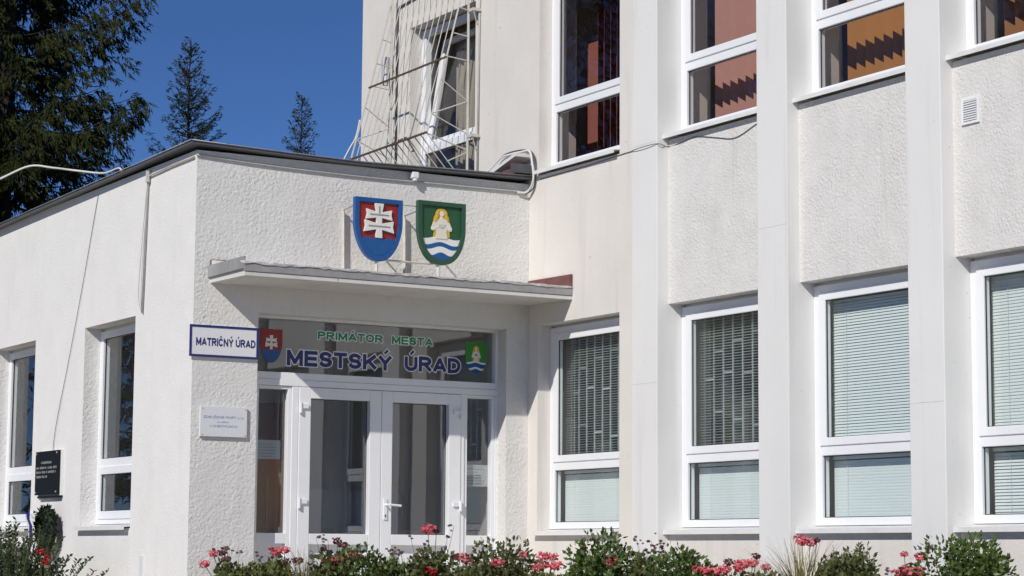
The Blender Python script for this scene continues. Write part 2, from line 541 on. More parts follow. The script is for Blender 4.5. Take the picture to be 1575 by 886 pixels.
_capH = {}
def text_mesh(body, x0, x1, zb, cap, y, off=0.0, depth=0.0):
    def conv(b, o):
        cu = bpy.data.curves.new('lettering', 'FONT')
        cu.body = b; cu.size = 1.0; cu.offset = o; cu.resolution_u = 3
        cu.fill_mode = 'FRONT'
        ob = bpy.data.objects.new('lettering', cu)
        COL.objects.link(ob)
        bpy.context.view_layer.update()
        me = bpy.data.meshes.new_from_object(ob.evaluated_get(bpy.context.evaluated_depsgraph_get()))
        bpy.data.objects.remove(ob); bpy.data.curves.remove(cu)
        return me
    if 'H' not in _capH:
        h = conv('H', 0.0); _capH['H'] = max(v.co.y for v in h.vertices)
    ref = conv(body, 0.0)
    xs = [v.co.x for v in ref.vertices]
    xa, xb = min(xs), max(xs)
    me = conv(body, off) if off else ref
    sx = (x1 - x0) / (xb - xa); sz = cap / _capH['H']
    for v in me.vertices:
        v.co = (x0 + (v.co.x - xa) * sx, y, zb + v.co.y * sz)
    return me

def _arc(cx, cy, rx, ry, a0, a1, n=7):
    return [(cx + rx * math.cos(math.radians(a0 + (a1 - a0) * i / n)), cy + ry * math.sin(math.radians(a0 + (a1 - a0) * i / n))) for i in range(n + 1)]
_S = [(0.97, 0.80)] + _arc(0.5, 0.745, 0.46, 0.255, 25, 180, 7) + _arc(0.5, 0.745, 0.47, 0.235, 195, 250, 2) + _arc(0.5, 0.265, 0.49, 0.24, 70, 0, 3) + _arc(0.5, 0.265, 0.49, 0.265, -10, -165, 7)
_O = _arc(0.5, 0.5, 0.5, 0.5, 90, 450, 20)
_U = [(0, 1.0), (0, 0.36)] + _arc(0.5, 0.36, 0.5, 0.36, 190, 350, 8) + [(1, 0.36), (1, 1.0)]
_Pb = [(0, 1.0), (0.55, 1.0)] + _arc(0.55, 0.75, 0.42, 0.25, 75, -75, 5) + [(0.55, 0.5), (0, 0.5)]
_Db = [(0, 1.0), (0.42, 1.0)] + _arc(0.42, 0.5, 0.58, 0.5, 75, -75, 8) + [(0.42, 0.0), (0, 0.0)]
GL = {'M': (1.15, [[(0, 0), (0, 1)], [(1, 0), (1, 1)], [(0.02, 1), (0.5, 0.12)], [(0.98, 1), (0.5, 0.12)]]),
      'E': (0.88, [[(0, 0), (0, 1)], [(0, 1), (1, 1)], [(0, 0.51), (0.93, 0.51)], [(0, 0), (1, 0)]]),
      'S': (0.92, [_S]), 'T': (0.90, [[(0, 1), (1, 1)], [(0.5, 0), (0.5, 1)]]),
      'K': (1.0, [[(0, 0), (0, 1)], [(0.98, 1), (0.06, 0.36)], [(0.36, 0.58), (1.0, 0)]]),
      'Y': (0.98, [[(0, 1), (0.5, 0.46)], [(1, 1), (0.5, 0.46)], [(0.5, 0), (0.5, 0.5)]]),
      'U': (0.98, [_U]), 'R': (1.0, [[(0, 0), (0, 1)], _Pb, [(0.45, 0.5), (1.0, 0)]]),
      'A': (1.05, [[(0, 0), (0.5, 1)], [(1, 0), (0.5, 1)], [(0.2, 0.27), (0.8, 0.27)]]),
      'D': (1.0, [[(0, 0), (0, 1)], _Db]), 'P': (0.94, [[(0, 0), (0, 1)], _Pb]), 'I': (0.0, [[(0, 0), (0, 1)]]),
      'O': (1.06, [_O]), 'C': (1.0, [_arc(0.5, 0.5, 0.5, 0.5, 40, 320, 14)]), 'N': (1.0, [[(0, 0), (0, 1)], [(1, 0), (1, 1)], [(0, 1), (1, 0)]])}
ACC = {'Á': 'A', 'Ý': 'Y', 'Ú': 'U', 'Č': 'C'}
def stroke_text(body, x0, x1, zb, cap, y, weight=0.20, extra=0.0):
    """bold sans capitals built from mitred strokes; extra widens the strokes for an outline copy"""
    t = weight; H = 1.0; lay = []; x = 0.0
    for ch in body:
        if ch == ' ':
            x += 0.42; continue
        w, st = GL[ACC.get(ch, ch)]
        w = w * 0.74
        lay.append((ch, x, w, st)); x += w + t + 0.10
    tot = x - 0.10
    sx = (x1 - x0) / tot; mb = MB(); ly = 0
    def strip(P, hw):
        nonlocal ly
        n = len(P); ly += 1; yy = y + 0.00006 * (ly % 9)
        P = [Vector(p) for p in P]
        closed = (P[0] - P[-1]).length < 1e-4
        Ls = []
        for i in range(n):
            a = (P[i] - P[i - 1]).normalized() if i else None
            b = (P[i + 1] - P[i]).normalized() if i < n - 1 else None
            if closed and i in (0, n - 1):
                a = (P[-1] - P[-2]).normalized(); b = (P[1] - P[0]).normalized()
            if a is None: a = b
            if b is None: b = a
            na, nb_ = Vector((-a.y, a.x)), Vector((-b.y, b.x))
            m_ = (na + nb_); m_.normalize()
            k = min(1.6, 1.0 / max(0.3, m_.dot(na)))
            p = P[i].copy()
            if not closed:
                if i == 0: p -= b * cape
                if i == n - 1: p += a * cape
            Ls.append((p + m_ * hw * k, p - m_ * hw * k))
        b0_ = len(mb.v)
        for l, r in Ls:
            mb.v += [(x0 + l.x * sx, yy, zb + l.y * cap), (x0 + r.x * sx, yy, zb + r.y * cap)]
        for i in range(n - 1):
            mb.face((b0_ + 2 * i, b0_ + 2 * i + 1, b0_ + 2 * i + 3, b0_ + 2 * i + 2))
    asp = cap / sx      # keep stroke width even in both directions
    for ch, ox, w, st in lay:
        for P in st:
            cape = (t / 2 if P[0] != P[-1] and len(P) <= 2 and (P[0][0] == P[1][0] or P[0][1] == P[1][1]) else t * 0.25) + extra
            strip([(ox + t / 2 + px_ * w, t / 2 + pz_ * (H - t)) for px_, pz_ in P], t / 2 + extra)
        cx_ = ox + t / 2 + w / 2
        cape = extra
        if ch in 'ÁÝÚ':
            strip([(cx_ - 0.05, 1.09), (cx_ + 0.20, 1.33)], t * 0.34 + extra)
        if ch == 'Č':
            strip([(cx_ - 0.18, 1.27), (cx_, 1.11), (cx_ + 0.18, 1.27)], t * 0.30 + extra)
    return mb.mesh('lettering', fix=False)

# ------------------------------------------------------------------ dimensions (metres, fitted to the photograph)
W = 3.289           # X of the main facade and length of the entrance wall
WP = 3.174          # front of the pilasters
XI = 3.60           # inner face of the facade
PIL = [(-1.892, -2.267), (-3.652, -4.034), (-5.416, -5.785), (-7.170, -7.545), (-8.925, -9.300)]
ZG0, ZGH = 0.834, 2.706       # ground floor opening
ZU0, ZUH = 4.085, 5.990       # upper floor opening
TOP = 7.3
GZ = -0.15

# ------------------------------------------------------------------ ground
def sheet(name, x0, x1, y0, y1, z, m):
    o = MB()
    o.v = [(x0, y0, z), (x1, y0, z), (x1, y1, z), (x0, y1, z)]
    o.face((0, 1, 2, 3))
    ob = o.build(name, m, fix=False)
    ob['kind'] = 'structure'
    return ob
sheet('ground', -600, 600, -600, 600, GZ - 0.03, 'lawn')
sheet('pavement', -14, 12, -24, 9, GZ, 'pave')
bed = MB()
# raised flower bed running along in front of the facade
bdir = Vector((2.85, -5.35, 0)).normalized(); bn = Vector((-bdir.y, bdir.x, 0))
b0 = Vector((-0.75, -0.75, 0)); b1 = b0 + bdir * 7.6
def bedpt(t, w, z): p = b0 + bdir * t + bn * w; return (p.x, p.y, z)
bed.v = [bedpt(0, -0.5, 0.12), bedpt(7.6, -0.5, 0.12), bedpt(7.6, 0.5, 0.12), bedpt(0, 0.5, 0.12)]
bed.face((0, 1, 2, 3))
bo = bed.build('flower_bed_soil', 'soil', fix=False); bo['kind'] = 'structure'
kb = MB()
for w0, w1 in ((-0.62, -0.5), (0.5, 0.62)):
    b = len(kb.v)
    kb.v += [bedpt(-0.12, w0, GZ), bedpt(7.72, w0, GZ), bedpt(7.72, w1, GZ), bedpt(-0.12, w1, GZ), bedpt(-0.12, w0, 0.16), bedpt(7.72, w0, 0.16), bedpt(7.72, w1, 0.16), bedpt(-0.12, w1, 0.16)]
    for q in ((0, 3, 2, 1), (4, 5, 6, 7), (0, 1, 5, 4), (1, 2, 6, 5), (2, 3, 7, 6), (3, 0, 4, 7)): kb.face([b + i for i in q])
for t0, t1 in ((-0.12, 0.0), (7.6, 7.72)):
    b = len(kb.v)
    kb.v += [bedpt(t0, -0.5, GZ), bedpt(t1, -0.5, GZ), bedpt(t1, 0.5, GZ), bedpt(t0, 0.5, GZ), bedpt(t0, -0.5, 0.155), bedpt(t1, -0.5, 0.155), bedpt(t1, 0.5, 0.155), bedpt(t0, 0.5, 0.155)]
    for q in ((0, 3, 2, 1), (4, 5, 6, 7), (0, 1, 5, 4), (1, 2, 6, 5), (2, 3, 7, 6), (3, 0, 4, 7)): kb.face([b + i for i in q])
ko = kb.build('flower_bed_kerb', 'kerb'); ko['kind'] = 'structure'

# ------------------------------------------------------------------ main office block
office = thing('office_building', 'white two-storey office block with tall pilasters between its windows', 'building', (W, 0, GZ))
holes = [(-1.524, -0.171, ZG0, ZGH), (-1.524, -0.171, ZU0, ZUH), (1.037, 2.392, ZU0 + 0.06, ZUH)]
link('facade_wall', wall_mesh('facade_wall', 'X', -1.892, 3.50, -0.4, TOP, holes, W, XI), 'cream_wall', office)
for k, (l, r) in enumerate(PIL):
    p = MB().box(WP, XI - 0.003, r, l, -0.4, TOP + 0.002).build('pilaster', 'pilaster', office, bevel=0.006)
for k, (l, r) in enumerate(PIL[:3]):
    for zz in ((4.07, 2.05), (5.2, 3.15), (4.6, 1.7))[k]:
        MB().box(WP - 0.0015, WP + 0.01, r + 0.007, l - 0.007, zz, zz + 0.004).build('render_joint', 'spandrel', office)
bays = [(PIL[i][1], PIL[i + 1][0]) for i in range(4)]
rng = random.Random(3)
for (l, r) in bays:
    for nm, z0, z1, m in (('base_panel', -0.4, ZG0, 'cream_wall'), ('spandrel_panel', ZGH, ZU0, 'spandrel'), ('top_panel', ZUH, TOP, 'spandrel')):
        MB().box(W, XI, r, l, z0, z1).build(nm, m, office)
MB().box(XI, 7.2, 3.2, 3.50, -0.4, TOP).build('gable_wall', 'cream_wall', office)
MB().box(XI, 7.2, -9.30, -9.05, -0.4, TOP).build('gable_wall', 'cream_wall', office)
MB().box(6.9, 7.2, -9.05, 3.2, -0.4, TOP).build('rear_wall', 'inner', office)
MB().box(WP - 0.25, 7.45, -9.55, 3.75, TOP + 0.004, TOP + 0.22).build('roof', 'roof', office)
MB().box(XI, 6.9, -9.05, 3.2, -0.1, 0.0).build('floor_slab', 'floor', office)
MB().box(XI, 6.9, -9.05, 3.2, 2.98, 3.28).build('floor_slab', 'inner', office)
MB().box(XI, 6.9, -9.05, 3.2, 6.25, 6.5).build('ceiling_slab', 'inner', office)
for y in (0.35, -2.08, -5.60):
    MB().box(XI, 6.9, y - 0.06, y + 0.06, 0.0, 2.98).build('partition_wall', 'inner', office)
    MB().box(XI, 6.9, y - 0.06, y + 0.06, 3.28, 6.25).build('partition_wall', 'inner', office)

def yz_frame(mb, x0, x1, y0, y1, z0, z1, w, wb=None, wt=None):
    """rectangular frame in the YZ plane, mitre-free, pieces butt end to end"""
    wb = w if wb is None else wb; wt = w if wt is None else wt
    mb.box(x0, x1, y0, y0 + w, z0, z1)
    mb.box(x0, x1, y1 - w, y1, z0, z1)
    mb.box(x0, x1, y0 + w, y1 - w, z0, z0 + wb)
    mb.box(x0, x1, y0 + w, y1 - w, z1 - wt, z1)

def facade_window(parent, yl, yr, zb, zt, sgn=1, xf=3.42, sash='upper', zs=None, glass='glass', sill=True, tilt=0.0, sx=W, swid=(0.0, 0.0)):
    """yl > yr (left/right as seen). window frame at X=xf, sill projecting from facade X=sx"""
    fr = MB()
    tz0, tz1 = zb + 0.525, zb + 0.61      # transom
    yz_frame(fr, xf, xf + 0.07, yr, yl, zb, zt, 0.085, 0.06, 0.07)
    fr.box(xf, xf + 0.07, yr + 0.085, yl - 0.085, tz0, tz1)
    w = fr.build('window', 'pvc', parent, bevel=0.005)
    lo = (yr + 0.085, yl - 0.085, zb + 0.06, tz0)
    up = (yr + 0.085, yl - 0.085, tz1, zt - 0.07)
    sa = MB()
    a = up if sash == 'upper' else lo
    sw = 0.075 if sash == 'upper' else 0.062
    sb = 0.05 if sash == 'upper' else 0.062
    g = MB()
    if tilt == 0.0:
        yz_frame(sa, xf - 0.012, xf + 0.045, a[0] - 0.012, a[1] + 0.012, a[2] - 0.012, a[3] + 0.012, sw, sb + 0.012, sb + 0.012)
        s = sa.build('sash', 'pvc', w, bevel=0.005)
    else:
        # bottom-hung sash tilted into the room
        yz_frame(sa, 0.0, 0.055, a[0] - 0.005, a[1] + 0.005, 0.0, a[3] - a[2], sw, sb, sb)
        ct, st = math.cos(tilt), math.sin(tilt)
        sa.v = [(xf + 0.02 + x * ct + z * st, y, a[2] + z * ct - x * st) for x, y, z in sa.v]
        s = sa.build('sash', 'pvc', w, bevel=0.005)
    ins = (a[0] + sw - 0.016, a[1] - sw + 0.016, a[2] + sb - 0.004, a[3] - sb + 0.004)
    if tilt == 0.0:
        g.box(xf + 0.012, xf + 0.016, *ins); g2 = g
    else:
        g.box(0.025, 0.029, ins[0], ins[1], ins[2] - a[2], ins[3] - a[2])
        g.v = [(xf + 0.02 + x * ct + z * st, y, a[2] + z * ct - x * st) for x, y, z in g.v]
    g.build('pane', glass, w)
    # dark gasket line round the glass
    gk = MB(); yz_frame(gk, xf + 0.003, xf + 0.011, a[0] + sw - 0.013, a[1] - sw + 0.013, a[2] + sb - 0.001, a[3] - sb + 0.001, 0.006) if tilt == 0.0 else None
    b = lo if sash == 'upper' else up
    MB().box(xf + 0.028, xf + 0.032, b[0] - 0.003, b[1] + 0.003, b[2] - 0.003, b[3] + 0.003).build('pane', glass, w)
    yz_frame(gk, xf + 0.022, xf + 0.027, b[0] + 0.0005, b[1] - 0.0005, b[2] + 0.0005, b[3] - 0.0005, 0.006)
    gk.build('gasket', 'gasket', w)
    if sill:
        zs = zb - 0.004
        sl = MB()
        f = sx - 0.062
        ya, yb = yr + 0.004 - swid[1], yl - 0.004 + swid[0]
        prof = [(xf + 0.05, zs), (f, zs - 0.022), (f, zs - 0.055), (f + 0.006, zs - 0.055), (f + 0.006, zs - 0.030), (xf + 0.05, zs - 0.008)]
        sl.prism(prof, lambda u, v, a_: (u, a_, v), ya, yb)
        sl.build('sill', 'sillwhite', w)
    return w, lo, up

ground_open = [(-0.171, -1.524)] + bays
GW, UW = [], []
for i, (l, r) in enumerate(ground_open):
    GW.append(facade_window(office, l, r, 0.862, 2.683))
    UW.append(facade_window(office, l, r, 4.15, 5.972, glass='glass_up'))
    for z0, z1 in ((ZG0, ZGH), (ZU0, ZUH)):   # painted inner reveals behind the frames
        MB().box(3.497, XI + 0.08, l - 0.014, l - 0.001, z0 + 0.03, z1 - 0.03).build('inner_reveal', 'inner_reveal', office)
        MB().box(3.497, XI + 0.08, r + 0.001, r + 0.014, z0 + 0.03, z1 - 0.03).build('inner_reveal', 'inner_reveal', office)
gw = facade_window(office, 2.392, 1.037, 4.15, 5.972, glass='glass_up', sill=False, tilt=0.16)
# fill strip above the frames so no gap shows at the lintel, and below down to the opening
for (l, r) in ground_open:
    MB().box(3.455, 3.49, r, l, 2.684, ZGH).build('lintel_strip', 'pvc', office)
    MB().box(3.43, 3.49, r, l, ZG0, 0.858).build('sill_bed', 'cream_wall', office)
    MB().box(3.455, 3.49, r, l, 5.973, ZUH).build('lintel_strip', 'pvc', office)
    MB().box(3.43, 3.49, r, l, ZU0, 4.146).build('sill_bed', 'cream_wall', office)

# ventilation grille on the right spandrel
vt = MB()
yz_frame(vt, W - 0.016, W - 0.001, -6.062, -5.884, 3.615, 3.80, 0.018)
vo = vt.build('vent_grille', 'pvc', office, bevel=0.002)
MB().box(W - 0.006, W - 0.002, -6.044, -5.902, 3.633, 3.782).build('backing', 'conduit', vo)
sl0 = None
for k in range(9):
    z = 3.641 + k * 0.0165
    if sl0 is None:
        m_ = MB().box(W - 0.013, W - 0.0065, -6.044, -5.902, z, z + 0.008)
        sl0 = m_.build('louvre', 'pvc', vo)
    else:
        share('louvre', sl0, (0, 0, k * 0.0165), vo)

# ------------------------------------------------------------------ entrance wing
wing = thing('entrance_wing', 'low white entrance wing with flat roof, canopy and double glass doors', 'building', (0, 0, GZ))
JL, JR, ZH = 0.597, 3.058, 2.673
slotfn = lambda n, c: 1 if (n.x < -0.9 and c.x < 0.01) else 0
link('entrance_wall', wall_mesh('entrance_wall', 'Y', 0.0, W - 0.001, -0.4, 4.03, [(JL, JR, -0.5, ZH)], 0.0, 0.35, slotfn), ['stucco_coarse', 'stucco_fine'], wing)
hA = [(1.35, 2.67, 0.84, 2.73), (4.11, 5.43, 0.84, 2.73)]
slotA = lambda n, c: 1 if abs(n.y) > 0.9 else 0
link('side_wall', wall_mesh('side_wall', 'X', 0.35, 7.6, -0.4, 4.03, hA, 0.0, 0.33, slotA), ['stucco_fine', 'stucco_coarse'], wing)
MB().box(0.33, W - 0.001, 7.3, 7.6, -0.4, 4.03).build('rear_wall', 'stucco_fine', wing)
MB().box(W - 0.3, W - 0.001, 3.51, 7.3, -0.4, 4.03).build('rear_side_wall', 'stucco_fine', wing)
MB().box(0.33, W - 0.001, 0.35, 7.3, -0.10, 0.0).build('floor_slab', 'floor', wing)
MB().box(0.33, W - 0.001, 0.35, 7.3, 3.0, 3.2).build('ceiling_slab', 'inner_grey', wing)
MB().box(0.33, W - 0.004, 3.6, 3.75, 0.0, 3.0).build('lobby_partition', 'inner_grey', wing)
MB().box(W - 0.05, W - 0.004, 0.35, 3.6, 0.0, 3.0).build('lobby_lining', 'inner_grey', wing)
# roof sheet with slightly uneven eaves
rf = MB()
front = [(-0.088, -0.088, 4.090), (0.8, -0.088, 4.068), (1.5, -0.088, 4.056), (2.4, -0.088, 4.075), (W - 0.004, -0.088, 4.090)]
back = [(-0.088, 7.8, 3.99), (0.8, 7.8, 4.1), (1.5, 7.8, 4.1), (2.4, 7.8, 4.1), (W - 0.004, 7.8, 4.1)]
for (p, q) in zip(front, back):
    for z in (0.0, -0.024):
        rf.v.append((p[0], p[1], p[2] + z)); rf.v.append((q[0], q[1], q[2] + z))
for i in range(4):
    a, b = i * 4, (i + 1) * 4
    rf.face((a, b, b + 1, a + 1)); rf.face((a + 2, a + 3, b + 3, b + 2)); rf.face((a, a + 2, b + 2, b)); rf.face((a + 1, b + 1, b + 3, a + 3))
rf.face((0, 1, 3, 2)); rf.face((16, 18, 19, 17))
roof = rf.build('roof', 'metal_grey', wing)
dr = MB()
fp = [Vector(p) + Vector((0, -0.008, 0.004)) for p in front]
dr.tube(fp, 0.005, 6); dr.tube([Vector(front[0]) + Vector((-0.008, -0.008, 0.004)), Vector(back[0]) + Vector((-0.008, 0, 0.004))], 0.005, 6)
dr.build('drip_edge', 'drip', roof, smooth=True)

# side windows of the wing (facing left)
def side_window(l, r):
    w, lo, up = facade_window(wing, l, r, 0.884, 2.70, xf=0.155, sash='lower', glass='glass', sx=0.0, swid=(0.0, 0.0))
    MB().box(0.19, 0.225, r, l, 2.701, 2.73).build('lintel_strip', 'pvc', wing)
    MB().box(0.165, 0.225, r, l, 0.84, 0.88).build('sill_bed', 'stucco_fine', wing)
side_window(2.67, 1.35)
side_window(5.43, 4.11)

# canopy over the doors
cn = MB()
CX0 = 0.125
prof = [(0.0, 2.900), (-0.745, 2.885), (-0.745, 2.925), (-0.762, 2.925), (-0.762, 2.992), (-0.70, 3.010), (0.0, 3.065)]
# slab (profile in YZ, extruded along X)
cn.prism([(0.0, 2.900), (-0.742, 2.888), (-0.742, 2.985), (0.0, 3.095)], lambda u, v, a: (a, u, v), CX0 + 0.02, W - 0.002)
canopy = cn.build('canopy', 'soffit', wing)
fl = MB()
fl.prism([(-0.744, 2.926), (-0.764, 2.922), (-0.766, 2.985), (-0.700, 3.002), (-0.700, 2.992), (-0.744, 2.982)], lambda u, v, a: (a, u, v), CX0, W - 0.003)
fl.box(CX0 - 0.004, CX0 + 0.018, -0.744, -0.002, 2.945, 3.045)
fl.build('fascia', 'fascia', canopy)
fe = MB(); rr = random.Random(8); nfe = 70
for k in range(nfe + 1):
    x = CX0 - 0.006 + (W - 0.004 - CX0 + 0.006) * k / nfe
    j1, j2 = rr.uniform(-0.006, 0.007), rr.uniform(-0.005, 0.012)
    fe.v += [(x, -0.773 + rr.uniform(-0.003, 0.003), 2.983 + j1), (x, -0.69, 3.003), (x, -0.69, 3.013), (x, -0.775, 2.997 + j2)]
for k in range(nfe):
    a_, b_ = 4 * k, 4 * k + 4
    for q in range(4):
        r_ = (q + 1) % 4
        fe.face((a_ + q, a_ + r_, b_ + r_, b_ + q))
fe.face((0, 1, 2, 3)); fe.face((4 * nfe + 3, 4 * nfe + 2, 4 * nfe + 1, 4 * nfe))
fe.build('felt_edge', 'flash', canopy)
# lip of the soffit, slightly proud
lp = MB()
lp.prism([(-0.744, 2.886), (-0.758, 2.886), (-0.757, 2.918), (-0.744, 2.92)], lambda u, v, a: (a, u, v), CX0 + 0.01, W - 0.003)
lp.build('drip_lip', 'soffit', canopy)
# ragged felt, tar and stones on the canopy top
ft = MB(); rr = random.Random(11)
for k in range(150):
    x = CX0 + 0.03 + rr.random() * (W - CX0 - 0.1); y = -0.745 + rr.random() ** 2 * 0.3; z = 2.987 + (y + 0.745) * 0.148
    s = 0.004 + rr.random() * 0.010
    ft.box(x, x + s * (1 + 4 * rr.random()), y, y + s, z - 0.012, z + s * 0.8)
d_ = ft.build('roof_debris', 'flash', canopy)
d_['kind'] = 'stuff'
up_ = MB()
up_.prism([(-0.765, 3.0), (-0.02, 3.055), (-0.02, 3.125), (-0.765, 3.112)], lambda u, v, a: (a, u, v), W - 0.022, W - 0.001)
up_.build('felt_upstand', 'maroon', canopy)
up_ = MB()
up_.prism([(0.14, 3.05), (0.75, 3.05), (0.68, 3.085), (0.30, 3.10), (0.14, 3.095)], lambda u, v, a: (u, a, v), -0.022, -0.001)
up_.build('felt_patch', 'maroon', canopy)

# entrance doors -----------------------------------------------------------------
YF0, YF1 = 0.158, 0.245
def xz_frame(mb, x0, x1, z0, z1, w, y0, y1, wb=None, wt=None):
    wb = w if wb is None else wb; wt = w if wt is None else wt
    mb.box(x0, x0 + w, y0, y1, z0, z1); mb.box(x1 - w, x1, y0, y1, z0, z1)
    mb.box(x0 + w, x1 - w, y0, y1, z0, z0 + wb); mb.box(x0 + w, x1 - w, y0, y1, z1 - wt, z1)
fan = MB()
xz_frame(fan, JL - 0.03, JR + 0.03, 2.125, 2.70, 0.052, YF0, YF1, 0.062, 0.047)
fano = fan.build('fanlight', 'pvc', wing, bevel=0.004)
MB().box(JL, JR, 0.218, 0.222, 2.18, 2.66).build('pane', 'glass_door', fano)
df = MB()
df.box(JL - 0.03, JR + 0.03, YF0 - 0.008, YF1, 2.070, 2.124)      # door head
df.box(JL - 0.03, 0.655, YF0, YF1, 0.0, 2.069)
df.box(3.036, JR + 0.03, YF0, YF1, 0.0, 2.069)
df.box(1.000, 1.062, YF0 - 0.004, YF1, 0.0, 2.069)
df.box(2.677, 2.715, YF0 - 0.004, YF1, 0.0, 2.069)
dfo = df.build('door_frame', 'pvc', wing, bevel=0.004)
for (x0, x1) in ((0.656, 0.999), (2.716, 3.035)):
    s = MB(); xz_frame(s, x0, x1, 0.0, 2.068, 0.034, YF0 + 0.008, YF1 - 0.01, 0.09, 0.028)
    s.box(x0 + 0.034, x1 - 0.034, YF0 + 0.008, YF1 - 0.01, 0.71, 0.80)
    so_ = s.build('sidelight', 'pvc', wing, bevel=0.004)
    MB().box(x0 + 0.03, x1 - 0.03, 0.222, 0.226, 0.796, 2.044).build('pane', 'glass_door', so_)
    MB().box(x0 + 0.032, x1 - 0.032, 0.210, 0.230, 0.088, 0.712).build('lower_panel', 'pvc', so_)
def leaf(x0, x1, g0, g1, hinge_x, handle):
    l = MB()
    y0, y1 = YF0 - 0.012, YF1 - 0.006
    l.box(x0, g0, y0, y1, 0.02, 2.066); l.box(g1, x1, y0, y1, 0.02, 2.066)
    l.box(g0, g1, y0, y1, 1.97, 2.066); l.box(g0, g1, y0, y1, 0.705, 0.80); l.box(g0, g1, y0, y1, 0.02, 0.14)
    lo_ = l.build('door_leaf', 'pvc', wing, bevel=0.005)
    MB().box(g0 - 0.004, g1 + 0.004, 0.212, 0.216, 0.796, 1.974).build('pane', 'glass_door', lo_)
    gk = MB(); xz_frame(gk, g0 + 0.0005, g1 - 0.0005, 0.8005, 1.9695, 0.005, 0.204, 0.210); gk.build('gasket', 'gasket', lo_)
    pn = MB().box(g0 - 0.004, g1 + 0.004, 0.203, 0.232, 0.136, 0.709)
    pn.build('lower_panel', 'pvc', lo_)
    for z in (1.885, 1.06, 0.25):
        h = MB()
        h.tube([(hinge_x, y0 - 0.016, z - 0.045), (hinge_x, y0 - 0.016, z + 0.045)], 0.014, 10)
        sx = 1 if hinge_x < 1.8 else -1
        h.box(min(hinge_x, hinge_x + sx * 0.075), max(hinge_x, hinge_x + sx * 0.075), y0 - 0.018, y0 - 0.0005, z - 0.004, z + 0.034)
        h.build('hinge', 'pvc', lo_)
    if handle:
        h = MB()
        h.box(handle - 0.016, handle + 0.016, y0 - 0.012, y0 - 0.0005, 0.93, 1.115)
        h.tube([(handle, y0 - 0.01, 1.06), (handle, y0 - 0.052, 1.06), (handle + 0.02, y0 - 0.060, 1.06), (handle + 0.13, y0 - 0.060, 1.052)], 0.0105, 8)
        ho = h.build('handle', 'pvc', lo_, smooth=False)
        MB().box(handle - 0.005, handle + 0.005, y0 - 0.0145, y0 - 0.0125, 0.95, 0.975).build('keyhole', 'gasket', lo_)
    return lo_
leaf(1.065, 1.866, 1.177, 1.752, 1.072, None)
leaf(1.870, 2.674, 1.978, 2.550, 2.668, 1.912)

# lettering and painted shields on the fanlight glass
def letters(body, x0, x1, zb, cap, m, edge, weight, y=0.2140, parent=fano):
    link('lettering', stroke_text(body, x0, x1, zb, cap, y + 0.0012, weight, edge), 'outline', parent)
    link('lettering', stroke_text(body, x0, x1, zb, cap, y, weight), m, parent)
letters('PRIMÁTOR', 1.262, 1.905, 2.498, 0.072, 'tgreen', 0.085, 0.23)
letters('MESTA', 1.994, 2.412, 2.496, 0.072, 'tgreen', 0.085, 0.23)
letters('MESTSKÝ', 0.968, 1.998, 2.254, 0.138, 'navy', 0.058, 0.24)
letters('ÚRAD', 2.126, 2.700, 2.262, 0.138, 'navy', 0.058, 0.24)

# ------------------------------------------------------------------ coats of arms
def shield_outline(w, h, n=14, point=1.0):
    """u in -w/2..w/2, v from 0 (top) to -h; pointed bottom when point=1, rounder when smaller"""
    pts = []
    zs_ = 0.40 * h
    pts.append((-w / 2, 0)); pts.append((w / 2, 0)); pts.append((w / 2, -zs_ * 0.6)); pts.append((w / 2, -zs_))
    for i in range(1, n):
        t = i / n
        if point > 0.5:
            u = w / 2 * (1 - t ** 1.75); v = -zs_ - (h - zs_) * math.sin(t * math.pi / 2) ** 1.08
        else:
            a = t * math.pi / 2
            u = w / 2 * math.cos(a) ** 0.85; v = -zs_ - (h - zs_) * math.sin(a)
        pts.append((u, v))
    pts.append((0, -h))
    for u, v in reversed(pts[4:-1]): pts.append((-u, v))
    pts.append((-w / 2, -zs_)); pts.append((-w / 2, -zs_ * 0.6))
    return pts
def inset(poly, w, h, b, cy=0.42):
    # shrink towards the middle keeping an even border
    fx = (w - 2 * b) / w; fz = (h - 2.2 * b) / h
    return [(u * fx, -b + v * fz) for u, v in poly]
def clip_below(poly, line):
    return [p for p in poly]

def polyclip(poly, keep):
    """cut polygon horizontally: keep(v) sign function value>0 kept, linear in v"""
    out = []
    n = len(poly)
    for i in range(n):
        a, b = poly[i], poly[(i + 1) % n]
        fa, fb = keep(a), keep(b)
        if fa >= 0: out.append(a)
        if fa * fb < 0:
            t = fa / (fa - fb)
            out.append((a[0] + (b[0] - a[0]) * t, a[1] + (b[1] - a[1]) * t))
    return out
def width_at(poly, v):
    xs = []
    n = len(poly)
    for i in range(n):
        a, b = poly[i], poly[(i + 1) % n]
        if (a[1] - v) * (b[1] - v) <= 0 and a[1] != b[1]:
            t = (v - a[1]) / (b[1] - a[1]); xs.append(a[0] + (b[0] - a[0]) * t)
    return max(xs) if xs else 0.0
def band(poly, top, bot, n=18):
    """strip of a shield between two curves top(u), bot(u) (v as functions of normalised -1..1)"""
    wt = width_at(poly, top(0.9)) ; wb = width_at(poly, bot(0.9))
    T = [(wt * (2 * i / n - 1), top(2 * i / n - 1)) for i in range(n + 1)]
    B = [(wb * (2 * i / n - 1), bot(2 * i / n - 1)) for i in range(n + 1)]
    return T + list(reversed(B))
